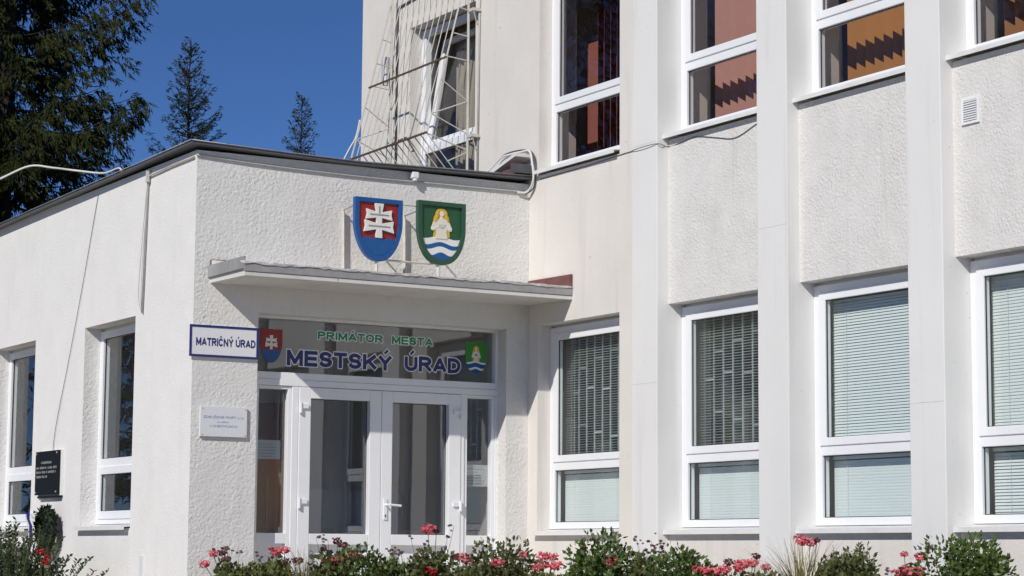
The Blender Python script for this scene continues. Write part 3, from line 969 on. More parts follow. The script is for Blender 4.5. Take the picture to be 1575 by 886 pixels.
def double_cross(s):
    """patriarchal cross, flared ends; width 1*s"""
    a = 0.115
    half = [(a * 0.95, 0), (a * 0.80, 0.25), (0.50, 0.165), (0.455, 0.345), (0.48, 0.525), (a * 0.80, 0.435), (a * 0.80, 0.60), (0.44, 0.545), (0.40, 0.70), (0.425, 0.855), (a * 0.85, 0.775), (0.15, 1.03)]
    _old = [(a * 0.95, 0), (a * 0.75, 0.26), (0.50, 0.20), (0.46, 0.345), (0.48, 0.49), (a * 0.75, 0.42), (a * 0.75, 0.60), (0.44, 0.555), (0.405, 0.69), (0.425, 0.825), (a * 0.8, 0.765), (0.115, 1.03)]
    pts = half + [(-u, v) for u, v in reversed(half)]
    return [(u * s, v * s) for u, v in pts]

def coat_slovak(cx, ztop, w, h, y, label, name='coat_of_arms', depth=0.05, printed=False, parent=None):
    fn = lambda u, v, a: (cx + u, a, ztop + v)
    out = shield_outline(w, h); b = 0.088 * w
    inn = inset(out, w, h, b)
    if printed:
        root = parent
        e = 0.0012
        MB().prism(out, fn, y, y + e).build('shield_print', 'red', parent)
        hill = [(u, v) for u, v in polyclip(out, lambda p: -p[1] - 0.62 * h)]
        MB().prism(hill, fn, y - e, y).build('shield_print', 'blue', parent)
        cr = [(u, v - 0.62 * h) for u, v in double_cross(0.56 * w)]
        MB().prism([(u, v + 0.005) for u, v in cr], fn, y - 2 * e, y - e).build('shield_print', 'white', parent)
        return
    root = thing(name, label, 'coat of arms', (cx, y, ztop - h))
    MB().prism(inn, fn, y + 0.018, y + depth).build('field', 'red', root)
    MB().ring(out, inn, fn, y, y + depth + 0.002).build('border', 'blue', root, bevel=0.004)
    # three hills at the foot
    wv = 0.655 * h
    hills = []
    n = 24
    low = polyclip(inn, lambda p: -p[1] - wv)
    top = []
    wd = width_at(inn, -wv) * 0.995
    for i in range(n + 1):
        t = 2 * i / n - 1
        bump = 0.055 * h * max(0, math.cos(t * math.pi * 0.9 / 0.62)) if abs(t) < 0.31 * 1.1 else 0.028 * h * abs(math.sin((abs(t) - 0.34) / 0.66 * math.pi))
        top.append((wd * t, -wv + bump * 1.15))
    lowpts = [p for p in low if p[1] < -wv - 1e-4]
    lowpts.sort(key=lambda p: -p[0])
    right = [p for p in lowpts if p[0] > 0]; left = [p for p in lowpts if p[0] <= 0]
    right.sort(key=lambda p: -p[1]); left.sort(key=lambda p: p[1])
    MB().prism(top + right + left, fn, y + 0.004, y + 0.0175).build('three_hills', 'blue', root, bevel=0.003)
    cr = [(u, v - 0.632 * h) for u, v in double_cross(0.635 * w)]
    c_ = MB().prism(cr, fn, y - 0.006, y + 0.0172).build('double_cross', 'white', root, bevel=0.003)
    g = MB()
    s = 0.635 * w
    for (u0, u1, v0, v1) in ((-0.36, 0.36, 0.325, 0.365), (-0.31, 0.31, 0.67, 0.71), (-0.02, 0.02, 0.73, 0.95)):
        g.box(cx + u0 * s, cx + u1 * s, y - 0.0085, y - 0.0062, ztop - 0.632 * h + v0 * s, ztop - 0.632 * h + v1 * s)
    g.build('cross_groove', 'cgrey', c_)
    return root

def coat_town(cx, ztop, w, h, y, label, depth=0.05, printed=False, parent=None):
    fn = lambda u, v, a: (cx + u, a, ztop + v)
    out = shield_outline(w, h, point=0.0); b = 0.085 * w
    inn = out if printed else inset(out, w, h, b)
    e = 0.0012
    if printed:
        root = parent; nm = lambda s: 'shield_print'
        MB().prism(out, fn, y, y + e).build('shield_print', 'lgreen', parent)
    else:
        root = thing('coat_of_arms', label, 'coat of arms', (cx, y, ztop - h)); nm = lambda s: s
        MB().prism(inn, fn, y + 0.02, y + depth).build('field', 'green', root)
        MB().ring(out, inn, fn, y, y + depth + 0.002).build('border', 'dgreen', root, bevel=0.004)
    y1 = y if printed else y + 0.0195
    k = 1.0 if not printed else 0.12
    # waves
    def wv(z): return lambda t: -h * z - h * 0.026 * math.cos(t * math.pi * 1.25 + 0.25) * -1
    levels = [0.565, 0.665, 0.735, 0.83] if not printed else [0.62, 0.68, 0.81, 0.875]
    low = polyclip(inn, lambda p: -p[1] - h * levels[0])
    cur = []
    def wave_poly(z):
        wd = width_at(inn, -h * z) * 0.992
        n = 20
        top = [(wd * (2 * i / n - 1), wv(z)(2 * i / n - 1)) for i in range(n + 1)]
        rest = [p for p in inn if p[1] < -h * z - h * 0.03]
        right = sorted([p for p in rest if p[0] > 0], key=lambda p: -p[1]); left = sorted([p for p in rest if p[0] <= 0], key=lambda p: p[1])
        return top + [(u * 0.985, v) for u, v in right] + [(u * 0.985, v) for u, v in left]
    for i, z in enumerate(levels):
        MB().prism(wave_poly(z), fn, y1 - (0.004 + 0.0035 * i) * k - (e if printed else 0), y1).build(nm('wave'), 'white' if i % 2 == 0 else 'blue', root)
    # maiden: hair, body with folded arms, head
    S = h
    sc = 1.0
    def blob(pts, m, a, d):
        MB().prism([(u * S * (1.3 if not printed else 1.15), v * S * (0.93 if not printed else 1.0)) for u, v in pts], fn, y1 - d * k - (e * 0.2 if printed else 0), y1).build(nm(a), m, root, bevel=0.0 if printed else 0.0015)
    hair = [(0.0, -0.115), (0.045, -0.125), (0.075, -0.165), (0.085, -0.22), (0.105, -0.27), (0.11, -0.32), (0.125, -0.37), (0.10, -0.43), (0.115, -0.50), (0.115, -0.60), (-0.115, -0.60), (-0.10, -0.50), (-0.115, -0.43), (-0.125, -0.37), (-0.11, -0.32), (-0.105, -0.27), (-0.085, -0.22), (-0.075, -0.165), (-0.045, -0.125)]
    blob(hair, 'yellow', 'hair', 0.006)
    body = [(0.018, -0.245), (0.022, -0.285), (0.085, -0.315), (0.115, -0.37), (0.145, -0.45), (0.14, -0.49), (0.105, -0.50), (0.072, -0.475), (0.068, -0.535), (0.085, -0.632), (-0.085, -0.632), (-0.068, -0.535), (-0.072, -0.475), (-0.105, -0.50), (-0.14, -0.49), (-0.145, -0.45), (-0.115, -0.37), (-0.085, -0.315), (-0.022, -0.285), (-0.018, -0.245)]
    blob(body, 'skin', 'figure', 0.010)
    head = [(0.033 * math.cos(t), -0.205 + 0.046 * math.sin(t)) for t in [2 * math.pi * i / 14 for i in range(14)]]
    blob(head, 'skin', 'face', 0.013)
    hands = [(0.052, -0.385), (0.035, -0.43), (0.0, -0.45), (-0.035, -0.43), (-0.052, -0.385), (-0.02, -0.372), (0.02, -0.372)]
    blob(hands, 'cgrey' if printed else 'ironwhite', 'folded_hands', 0.015)
    if not printed:
        for sgn in (-1, 1):
            arm = [(0.128, -0.45), (0.118, -0.485), (0.03, -0.425), (0.02, -0.40)]
            blob([(sgn * u, v) for u, v in arm], 'white', 'forearm', 0.0125)
            lock = [(0.04, -0.14), (0.066, -0.20), (0.088, -0.29), (0.10, -0.345), (0.073, -0.33), (0.05, -0.27), (0.045, -0.20)]
            blob([(sgn * u, v) for u, v in lock], 'yellow', 'hair_lock', 0.0145)
    return root
YS = -0.50
coat_slovak(1.487, 3.675, 0.460, 0.548, YS, 'blue-bordered red shield with white double cross above the canopy')
coat_town(2.106, 3.697, 0.475, 0.556, YS, 'green-bordered shield with golden-haired figure above blue and white waves')
coat_slovak(0.818, 2.562, 0.212, 0.292, 0.2150, '', printed=True, parent=fano)
coat_town(2.862, 2.558, 0.222, 0.288, 0.2150, '', printed=True, parent=fano)

# painted iron bracket carrying the shields
br = thing('shield_bracket', 'cream iron post frame carrying the two shields on the canopy', 'bracket', (1.6, -0.2, 3.04))
YB = -0.04
def bar(p, q, r=0.012, nm='bar', m='ironwhite', parent=br, n=4):
    return MB().tube([p, q], r, n).build(nm, m, parent)
bar((1.376, YB, 3.08), (1.366, YB, 3.63), 0.017, 'post')
bar((1.980, YB, 3.08), (1.970, YB, 3.63), 0.017, 'post')
bar((1.482, YS + 0.030, 3.00), (1.478, YS + 0.030, 3.20), 0.016, 'post')
bar((2.086, YS + 0.030, 3.00), (2.082, YS + 0.030, 3.20), 0.016, 'post')
bar((1.366, YB, 3.622), (1.290, YS + 0.057, 3.615), 0.011)
bar((1.970, YB, 3.622), (1.900, YS + 0.057, 3.615), 0.011)
bar((1.55, YS + 0.060, 3.150), (2.05, YS + 0.060, 3.150), 0.009)
bar((1.66, YS + 0.060, 3.648), (1.96, YS + 0.060, 3.648), 0.006)
bar((1.482, YS + 0.04, 3.045), (1.42, YS + 0.10, 3.02), 0.008)

# ------------------------------------------------------------------ signs and plaques
sg = thing('office_sign', 'white rectangular sign with navy border reading MATRIČNÝ ÚRAD', 'sign', (0.28, -0.02, 2.27))
MB().box(-0.036, 0.592, -0.020, -0.002, 2.269, 2.535).build('panel', 'sign_white', sg)
b_ = MB(); xz_frame(b_, -0.038, 0.594, 2.267, 2.537, 0.020, -0.0235, -0.0203); b_.build('border', 'navy', sg)
link('lettering', stroke_text('MATRIČNÝ ÚRAD', 0.022, 0.565, 2.362, 0.068, -0.0218, 0.23), 'navy', sg)
pq = thing('name_plaque', 'small white plaque with faint blue lettering left of the doors', 'plaque', (0.285, -0.02, 1.598))
MB().box(0.072, 0.500, -0.028, -0.006, 1.598, 1.853).build('panel', 'plaque', pq, bevel=0.003)
for (x, z) in ((0.09, 1.835), (0.482, 1.835), (0.09, 1.616), (0.482, 1.616)):
    MB().tube([(x, -0.029, z), (x, -0.0325, z)], 0.005, 8).build('screw', 'conduit', pq)
for body, x0, x1, z, c in (('ZDRUŽENIE MOPT s.r.o', 0.100, 0.470, 1.752, 0.020), ('so sídlom', 0.225, 0.330, 1.716, 0.014), ('v HUBOVCIACH', 0.160, 0.410, 1.678, 0.019)):
    link('lettering', text_mesh(body, x0, x1, z, c, -0.0287, 0.0), 'textblue', pq)
bp_ = thing('memorial_plaque', 'black stone memorial plaque with pale worn lettering on the side wall', 'plaque', (0, 3.5, 1.16))
MB().box(-0.055, -0.030, 3.165, 3.835, 1.175, 1.598).build('slab', 'black', bp_, bevel=0.003)
MB().box(-0.0295, -0.001, 3.150, 3.80, 1.165, 1.603).build('backing_board', 'sillwhite', bp_)
MB().box(-0.045, -0.002, 3.155, 3.78, 1.145, 1.1645).build('lower_ledge', 'black', bp_)
rr = random.Random(4)
for zl, (ya, yb) in zip((1.478, 1.428, 1.386, 1.342), ((3.66, 3.36), (3.80, 3.22), (3.80, 3.22), (3.79, 3.50))):
    ln = MB(); y = ya
    while y > yb:
        w_ = rr.uniform(0.012, 0.03)
        ln.box(-0.0562, -0.0552, y - w_, y, zl - 0.004 * rr.random(), zl + 0.016 + 0.006 * rr.random())
        y -= w_ + rr.uniform(0.004, 0.010) + (0.02 if rr.random() < 0.15 else 0)
    ln.build('worn_lettering', 'engrave', bp_)
for (y, z) in ((3.80, 1.575), (3.20, 1.575), (3.80, 1.20), (3.20, 1.20)):
    MB().tube([(-0.0555, y, z), (-0.062, y, z)], 0.009, 8).build('rosette', 'conduit', bp_)
# small strip label low on the side wall
tg = MB().box(-0.012, -0.001, 1.00, 1.07, 0.30, 0.60)
tag(tg.build('wall_label', 'plaque'), 'narrow pale strip label low on the side wall near the corner', 'label')

# paper notices taped inside the sidelights
pa = thing('paper_notice', 'pale paper notice in the left sidelight beside the doors', 'notice', (0.80, 0.235, 1.43), 'paper notices behind the sidelights')
MB().box(0.60, 0.930, 0.231, 0.2325, 1.435, 1.600).build('sheet', 'paper', pa)
pb = thing('paper_notice', 'pale paper notice in the right sidelight beside the doors', 'notice', (2.88, 0.235, 1.24), 'paper notices behind the sidelights')
MB().box(2.755, 3.005, 0.231, 0.2325, 1.245, 1.440).build('sheet', 'paper', pb)
for par, x0, x1, z0, n in ((pa, 0.64, 0.90, 1.455, 5), (pb, 2.775, 2.985, 1.265, 6)):
    ln = MB(); rr = random.Random(n)
    for k in range(n):
        ln.box(x0, x0 + (x1 - x0) * rr.uniform(0.6, 1.0), 0.2298, 0.2306, z0 + k * 0.026, z0 + k * 0.026 + 0.008)
    ln.build('printed_lines', 'ink', par)

# ------------------------------------------------------------------ lobby contents
ct = thing('reception_counter', 'white reception counter seen through the entrance doors', 'counter', (2.7, 2.2, 0))
MB().box(2.2, 3.20, 1.7, 2.2, 0.0, 0.80).build('body', 'counter', ct)
MB().box(2.12, 3.22, 1.62, 2.26, 0.803, 0.86).build('worktop', 'counter', ct)
MB().box(2.2, 3.20, 2.28, 2.34, 0.0, 1.25).build('back_panel', 'counter', ct)
cb = thing('wood_cabinet', 'sunlit-toned orange wood cabinet behind the left sidelight of the entrance', 'cabinet', (1.05, 0.8, 0))
MB().box(0.36, 1.16, 0.62, 0.95, 0.0, 1.45).build('carcass', 'wood', cb)  # low sun patch is put into the bright orange of this part
MB().box(0.36, 1.16, 0.62, 0.95, 1.453, 1.95).build('upper_box', 'darkwood', cb)  # shade over the upper part is put into its dark red
MB().box(0.98, 0.985, 0.612, 0.619, 0.05, 1.30).build('door_strip', 'sillwhite', cb)
MB().box(0.70, 1.14, 0.612, 0.619, 0.80, 0.812).build('shelf_edge', 'sillwhite', cb)

# ------------------------------------------------------------------ blinds
def venetian(lo, label, tilt, x=3.535, pitch=0.0225, group=None, gap=0.0):
    y0, y1, z0, z1 = lo
    vb = thing('venetian_blind', label, 'blind', (x, (y0 + y1) / 2, z0), group)
    MB().box(x - 0.014, x + 0.014, y0 + 0.005, y1 - 0.005, z1 - 0.028, z1 - 0.002).build('headrail', 'slat_w', vb)
    hw = 0.0132
    s = MB()
    L2 = (y1 - y0) / 2 - 0.006
    prof = []
    for k in range(5):
        t = -1 + k * 0.5
        prof.append((hw * t, 0.0022 * (1 - t * t)))
    for yy in (-L2, L2):
        for u, v in prof:
            s.v.append((u * math.cos(tilt) - v * math.sin(tilt), yy, u * math.sin(tilt) + v * math.cos(tilt)))
    for k in range(4):
        s.face((k, k + 1, 6 + k, 5 + k))
    me = s.mesh('slat', smooth=True, fix=False)
    me.materials.append(MT['slat_w'])
    n = int((z1 - 0.03 - z0 - gap) / pitch)
    for k in range(n):
        o = bpy.data.objects.new('slat', me); COL.objects.link(o); o.parent = vb
        o.location = (0, 0, gap + 0.010 + k * pitch)
        o.rotation_euler = (0.0015 * math.sin(k * 2.3), 0.03 * math.sin(k * 1.7 + y0 * 5), 0)
    MB().box(x - 0.012, x + 0.012, y0 + 0.008, y1 - 0.008, z0 + gap - 0.006, z0 + gap + 0.002).build('bottom_rail', 'slat_w', vb)
    cr = MB()
    for yy in (y0 + 0.18, y1 - 0.18):
        cr.box(x - 0.017, x - 0.0155, yy - 0.001, yy + 0.001, z0 + gap, z1 - 0.02)
    cr.build('ladder_cord', 'cable_white', vb)
    return vb
names = ['window nearest the entrance', 'window right of the first pilaster', 'window right of the second pilaster', 'window at the right edge']
tl_up = [-0.10, -0.08, 1.10, 1.24]; tl_lo = [1.48, 1.48, 1.46, 1.02]
for i in range(4):
    _, lo, up = GW[i]
    venetian((up[0], up[1], up[2] + 0.02, up[3]), ('half-open' if i < 2 else 'closed') + ' pale venetian blind in upper pane of ground-floor ' + names[i], tl_up[i], group='ground floor venetian blinds')
    venetian(lo, 'closed pale venetian blind in lower pane of ground-floor ' + names[i], tl_lo[i], group='ground floor venetian blinds')

# white security grilles behind the first two ground-floor windows
def inner_grille(y0, y1, z0, z1, label):
    g = thing('security_grille', label, 'grille', (3.64, (y0 + y1) / 2, z0), 'security grilles behind ground floor windows')
    n = int((y1 - y0) / 0.13)
    for k in range(n + 1):
        y = y0 + (y1 - y0) * k / n
        MB().box(3.635, 3.645, y - 0.008, y + 0.008, z0, z1).build('bar', 'pvc', g)
        if k < n:
            for zz in ((0.32, 0.66) if k % 2 else (0.14, 0.50, 0.84)):
                z = z0 + (z1 - z0) * (zz + 0.05 * math.sin(k * 2.7 + y0 * 3 + zz * 9))
                MB().box(3.636, 3.644, y + 0.008, y + (y1 - y0) / n - 0.008, z - 0.008, z + 0.008).build('rung', 'pvc', g)
for i in (0, 1):
    l, r = ground_open[i]
    inner_grille(r + 0.02, l - 0.02, 0.9, 2.64, 'white bar grille behind ground-floor ' + names[i])

def louvre_blind(i, y0, y1, ang, m, label, x=3.77, pitch=0.108, wd=0.127, zb=4.24, zt=6.0):
    vb = thing('vertical_blind', label, 'blind', (x, (y0 + y1) / 2, zb), 'upper floor vertical blinds')
    MB().box(x - 0.02, x + 0.02, y0, y1, zt - zb + zb, zt + 0.03).build('headrail', 'pvc', vb)
    n = int((y1 - y0) / pitch)
    s = MB().box(-0.0006, 0.0006, -wd / 2, wd / 2, 0.0, zt - zb - 0.01)
    me = s.mesh('louvre'); me.materials.append(MT[m])
    for k in range(n):
        o = bpy.data.objects.new('louvre', me); COL.objects.link(o); o.parent = vb
        o.location = (0, -(y1 - y0) / 2 + pitch * (k + 0.5), 0)
        o.rotation_euler = (0, 0, ang + 0.03 * math.sin(3.1 * k + i))
    return vb
uo = ground_open
up_names = ['dark red', 'dusky pink', 'orange', 'rust-coloured']
louvre_blind(0, uo[0][1] + 0.03, uo[0][0] - 0.20, math.radians(-57), 'slat_red', 'dark red vertical blind in upper window above the canopy end')
louvre_blind(1, uo[1][1] + 0.03, uo[1][0] - 0.04, math.radians(50), 'slat_pink', 'dusky pink vertical blind in upper window right of the first pilaster')
louvre_blind(2, uo[2][1] + 0.03, uo[2][0] - 0.04, math.radians(50), 'slat_orange', 'orange vertical blind in upper window right of the second pilaster')
louvre_blind(3, uo[3][1] + 0.03, uo[3][0] - 0.04, math.radians(50), 'slat_rust', 'rust-coloured vertical blind in upper window at the right edge')
wr = thing('red_cabinet', 'dark red cabinet inside the upper window above the canopy end', 'cabinet', (4.0, -0.23, 3.28))
MB().box(3.90, 4.35, -0.24, -0.02, 3.28, 5.42).build('carcass', 'slat_red', wr)
MB().box(3.891, 3.8985, -0.235, -0.025, 3.40, 5.38).build('door', 'slat_red', wr)

# curtains
def curtain(name, label, pts, z0, z1, m, amp=0.025, n=40):
    c = MB()
    (x0, y0), (x1, y1) = pts
    d = Vector((x1 - x0, y1 - y0, 0)); L_ = d.length; d.normalize(); nn = Vector((-d.y, d.x, 0))
    for z in (z0, z1):
        for k in range(n + 1):
            t = k / n
            p = Vector((x0, y0, z)) + d * (L_ * t) + nn * amp * math.sin(t * L_ * 55) * (1.0 if z == z0 else 0.7)
            c.v.append(tuple(p))
    for k in range(n):
        c.face((k, k + 1, n + 2 + k, n + 1 + k))
    o = c.build(name, m, smooth=True, fix=False)
    return tag(o, label, 'curtain')
curtain('curtain', 'beige curtain behind the tilted window with the iron grille', ((3.75, 2.25), (3.75, 1.55)), 4.2, 6.0, 'curtain')
curtain('curtain', 'red curtain inside the leftmost side wall window', ((0.42, 4.95), (0.42, 4.65)), 0.9, 2.8, 'redcurtain')

# ------------------------------------------------------------------ iron basket grille in front of the upper side window
gr = thing('window_grille', 'projecting cream iron basket grille over the upper window above the roof', 'grille', (3.2, 1.85, 4.2))
YR_, YL_ = 1.031, 2.655
XT, ZT_ = 3.225, 6.42
prof_g = [(XT, ZT_), (2.967, 5.39), (2.762, 4.625), (3.10, 4.24)]
def gbar(p, q, r=0.007, nm='bar', m='ironwhite'):
    return MB().tube([p, q], r, 5).build(nm, m, gr)
nb = 13
for k in range(nb + 1):
    y = YR_ + (YL_ - YR_) * k / nb
    MB().tube([(prof_g[0][0], y, prof_g[0][1]), (prof_g[1][0], y, prof_g[1][1]), (prof_g[2][0], y, prof_g[2][1])], 0.0052 if k not in (0, nb) else 0.009, 5).build('bar', 'ironwhite', gr)
    gbar((prof_g[2][0], y, prof_g[2][1]), (prof_g[3][0], y - 0.02, prof_g[3][1]), 0.006)
gbar((2.957, YR_ - 0.01, 5.39), (2.957, YL_ + 0.01, 5.38), 0.011, 'cross_rail', 'ironbrown')
gbar((2.750, YR_ - 0.01, 4.63), (2.750, YL_ + 0.01, 4.61), 0.012, 'cross_rail', 'ironbrown')
gbar((3.215, YR_ - 0.01, 6.42), (3.215, YL_ + 0.01, 6.42), 0.010, 'cross_rail')
for y in (YR_, YL_):
    gbar((3.205, y, 6.44), (3.205, y, 4.12), 0.013, 'wall_post')
    zig = [(0.80, 5.86), (0.86, 5.60), (0.91, 5.40), (1.0, 5.16)]
    def fx(z):   # x of the sloping front at height z
        if z > 5.39: return 2.967 + (XT - 2.967) * (z - 5.39) / (ZT_ - 5.39)
        return 2.762 + (2.967 - 2.762) * (z - 4.625) / (5.39 - 4.625)
    for z in (5.90, 5.64, 5.40):
        gbar((fx(z), y, z), (3.205, y, z - 0.02), 0.0065, 'side_rung')
    pts = [(fx(5.17), 5.17), (3.205, 4.98), (fx(4.80) , 4.82), (3.205, 4.66)]
    for a, b in zip(pts[:-1], pts[1:]):
        gbar((a[0], y, a[1]), (b[0], y, b[1]), 0.0065, 'side_rung')
    gbar((2.762, y, 4.625), (3.205, y, 4.50), 0.0065, 'side_rung')
    gbar((3.205, y, 4.48), (2.98, y, 4.37), 0.0065, 'side_rung')
for z in (5.86, 4.62):   # lugs into the wall
    MB().box(3.195, W - 0.001, YR_ - 0.11, YR_ - 0.005, z, z + 0.028).build('wall_lug', 'ironwhite', gr)
    gbar((3.20, YR_ - 0.10, z + 0.01), (3.27, YR_ - 0.06, z - 0.13), 0.006, 'lug_brace')

def cable(name, label, pts, r, m, cat='cable', par=None, smooth=True):
    # Catmull-Rom smoothing
    P = [Vector(p) for p in pts]
    out = []
    for i in range(len(P) - 1):
        p0 = P[i - 1] if i else P[i]; p1 = P[i]; p2 = P[i + 1]; p3 = P[i + 2] if i + 2 < len(P) else P[i + 1]
        for k in range(6):
            t = k / 6
            out.append(0.5 * ((2 * p1) + (p2 - p0) * t + (2 * p0 - 5 * p1 + 4 * p2 - p3) * t * t + (3 * p1 - p0 - 3 * p2 + p3) * t ** 3))
    out.append(P[-1])
    o = MB().tube(out if smooth else P, r, 6).build(name, m, par, smooth=True)
    if par is None: tag(o, label, cat)
    return o
# dark conduit framing the grille window
cable('cable', 'dark cable conduit on the wall beside the upper grille window', [(W - 0.014, 2.0, 6.30), (W - 0.014, 2.62, 6.26), (W - 0.014, 2.66, 6.2), (W - 0.014, 2.67, 4.1)], 0.011, 'conduit_dark', smooth=False)
cable('cable', 'short bent cable on the wall at the foot of the grille window', [(W - 0.014, 2.80, 4.84), (W - 0.014, 2.44, 4.86), (W - 0.10, 2.10, 4.66), (W - 0.20, 1.95, 4.62)], 0.009, 'conduit_dark', smooth=False)
cable('conduit', 'thin grey pipe on the wall right of the grille window', [(W - 0.012, 0.93, 6.9), (W - 0.012, 0.96, 4.12)], 0.012, 'conduit', cat='conduit', smooth=False)
# bright steel cylinder lamp
lm = thing('wall_lamp', 'bright steel cylinder lamp on the wall behind the iron grille', 'lamp', (3.20, 2.755, 5.46))
MB().tube([(3.19, 2.755, 5.48), (3.19, 2.755, 5.74)], 0.042, 16).build('cylinder', 'steel', lm, smooth=False)
MB().tube([(3.19, 2.755, 5.445), (3.19, 2.755, 5.478)], 0.030, 12).build('end_cap', 'conduit', lm)
MB().box(3.19, W - 0.001, 2.745, 2.765, 5.58, 5.61).build('mount', 'conduit_dark', lm)

# ------------------------------------------------------------------ cables and small fittings on the wing
cable('conduit', 'grey conduit clipped under the front eaves of the wing', [(-0.012, -0.014, 3.985), (0.6, -0.014, 3.955), (1.5, -0.014, 3.94), (2.4, -0.014, 3.945), (3.24, -0.014, 3.95)], 0.009, 'conduit', cat='conduit')
cd_ = cable('conduit', 'grey conduit turning down the side wall near the corner', [(-0.018, 0.03, 3.975), (-0.018, 0.55, 3.97), (-0.018, 1.06, 3.955), (-0.018, 1.084, 3.93), (-0.018, 1.15, 2.74)], 0.010, 'conduit', cat='conduit', smooth=False)
MB().tube([(-0.026, 1.07, 3.90), (-0.026, 1.07, 4.0)], 0.022, 8).build('junction', 'conduit', cd_)
cable('cable', 'thin loose wire beside the conduit on the side wall', [(-0.012, 1.12, 3.90), (-0.02, 1.20, 3.3), (-0.03, 1.215, 2.9), (-0.012, 1.17, 2.74)], 0.004, 'conduit')
cable('cable', 'thin dark wire running down the side wall to the black plaque', [(-0.006, 2.40, 3.97), (-0.012, 2.72, 3.2), (-0.012, 3.05, 2.5), (-0.012, 3.38, 1.85), (-0.012, 3.45, 1.60)], 0.003, 'conduit_dark')
cable('cable', 'white cable sagging over the side roof edge towards the left', [(-0.4, 5.2, 4.36), (-0.215, 4.783, 4.443), (0.04, 4.62, 4.575), (0.25, 4.5, 4.56), (0.474, 4.367, 4.53), (0.55, 3.8, 4.43), (0.50, 3.2, 4.385), (0.3, 2.6, 4.12)], 0.012, 'cable_white')
cable('cable', 'white cable hanging at the far corner of the office block', [(3.60, 4.16, 5.36), (3.575, 4.21, 5.16), (3.50, 4.29, 4.97), (3.2, 4.6, 4.12)], 0.012, 'cable_white')
cable('cable', 'second white cable looping near the far corner of the office block', [(3.57, 4.2, 5.18), (3.62, 4.12, 5.00), (3.50, 4.10, 4.8), (3.4, 4.2, 4.12)], 0.008, 'cable_white')
cable('cable', 'pale cable bundle bending down over the roof end to the inner corner', [(3.15, 0.80, 4.13), (3.23, 0.60, 4.27), (3.245, 0.42, 4.345), (3.255, 0.10, 4.345), (3.25, -0.06, 4.33), (3.235, -0.135, 4.22), (3.245, -0.145, 4.05), (3.24, -0.05, 3.95), (3.15, -0.02, 3.94)], 0.011, 'cable_white')
cable('cable', 'dark cable in the bundle over the roof end', [(3.18, 0.82, 4.12), (3.25, 0.58, 4.30), (3.26, 0.38, 4.37), (3.268, 0.05, 4.36), (3.268, -0.10, 4.30), (3.262, -0.15, 4.18), (3.268, -0.12, 3.99), (3.23, -0.03, 3.93)], 0.007, 'conduit_dark')
cable('cable', 'thin wire strung below the upper sills across the first pilaster', [(W - 0.004, -0.20, 4.05), (W - 0.006, -1.0, 4.055), (W - 0.006, -1.72, 4.075), (W - 0.006, -1.888, 4.04), (WP - 0.006, -1.898, 4.04), (WP - 0.006, -2.262, 4.045), (W - 0.006, -2.272, 4.03), (W - 0.006, -2.45, 4.035), (W - 0.006, -2.68, 4.05), (W - 0.006, -2.95, 4.00), (W - 0.006, -3.22, 3.955), (W - 0.006, -3.5, 4.02), (W - 0.006, -3.648, 4.05)], 0.0035, 'conduit_dark')
sn = thing('motion_sensor', 'small white motion sensor under the front eaves', 'sensor', (2.065, -0.05, 3.97))
MB().box(2.03, 2.10, -0.075, -0.002, 3.965, 4.025).build('body', 'pvc', sn, bevel=0.01)
MB().tube([(2.065, -0.055, 3.945), (2.065, -0.055, 3.964)], 0.022, 10).build('lens', 'sillwhite', sn)
# drain board at the roof end
rb = thing('roof_end_box', 'pale board sloping up at the roof end by the inner corner', 'board', (3.1, 0.2, 4.1))
bb = MB(); bb.prism([(0.62, 4.11), (-0.06, 4.27), (-0.06, 4.30), (0.62, 4.14)], lambda u, v, a: (a, u, v), 3.10, W - 0.002); bb.build('board', 'sillwhite', rb)
MB().box(3.05, W - 0.002, -0.075, -0.061, 4.115, 4.20).build('end_flap', 'metal_grey', rb)
MB().box(3.12, W - 0.003, -0.055, 0.20, 4.115, 4.17).build('brick', 'maroon', rb)

# ------------------------------------------------------------------ memorial wreath
wrt = thing('memorial_wreath', 'dark fir wreath with blue and white ribbon hanging below the black plaque', 'wreath', (-0.11, 3.27, 0.7))
g_ = np.random.default_rng(5)
n = 1500
th = g_.uniform(0, 2 * np.pi, n); rad = 0.045 + 0.03 * g_.random(n); ph = g_.uniform(0, 2 * np.pi, n)
cyy, czz = 3.27, 0.855
Rm, Rz = 0.135, 0.14
rad = rad * 0.85
P = np.stack([-0.115 + rad * np.cos(ph) * 0.9, cyy + (Rm + rad * np.sin(ph)) * np.cos(th), czz + (Rz + rad * np.sin(ph)) * np.sin(th)], 1)
D = np.stack([-np.abs(np.cos(ph)) * 0.6, np.cos(th) * np.sin(ph) - np.sin(th) * 0.9, np.sin(th) * np.sin(ph) + np.cos(th) * 0.9], 1) + g_.normal(0, 0.45, (n, 3))
link('fir_ring', leaves_mesh('fir_ring', P, D, g_.uniform(0.03, 0.06, n), 0.007, cross=True), 'wreath', wrt)
MB().tube([(-0.11, cyy + Rm * math.cos(t), czz + Rz * math.sin(t)) for t in [2 * math.pi * i / 24 for i in range(25)]], 0.055, 8).build('ring_core', 'wreath', wrt)
MB().tube([(-0.10, 3.25, 0.74), (-0.12, 3.2, 0.62), (-0.13, 3.17, 0.50)], 0.05, 8, taper=0.03).build('tail', 'wreath', wrt)
def ribbon(pts, w, m):
    r_ = MB()
    for p in pts:
        r_.v += [(p[0], p[1] - w / 2, p[2]), (p[0] - 0.012, p[1] + w / 2, p[2] + 0.012)]
    for k in range(len(pts) - 1):
        r_.face((2 * k, 2 * k + 1, 2 * k + 3, 2 * k + 2))
    r_.build('ribbon', m, wrt, smooth=True, fix=False)
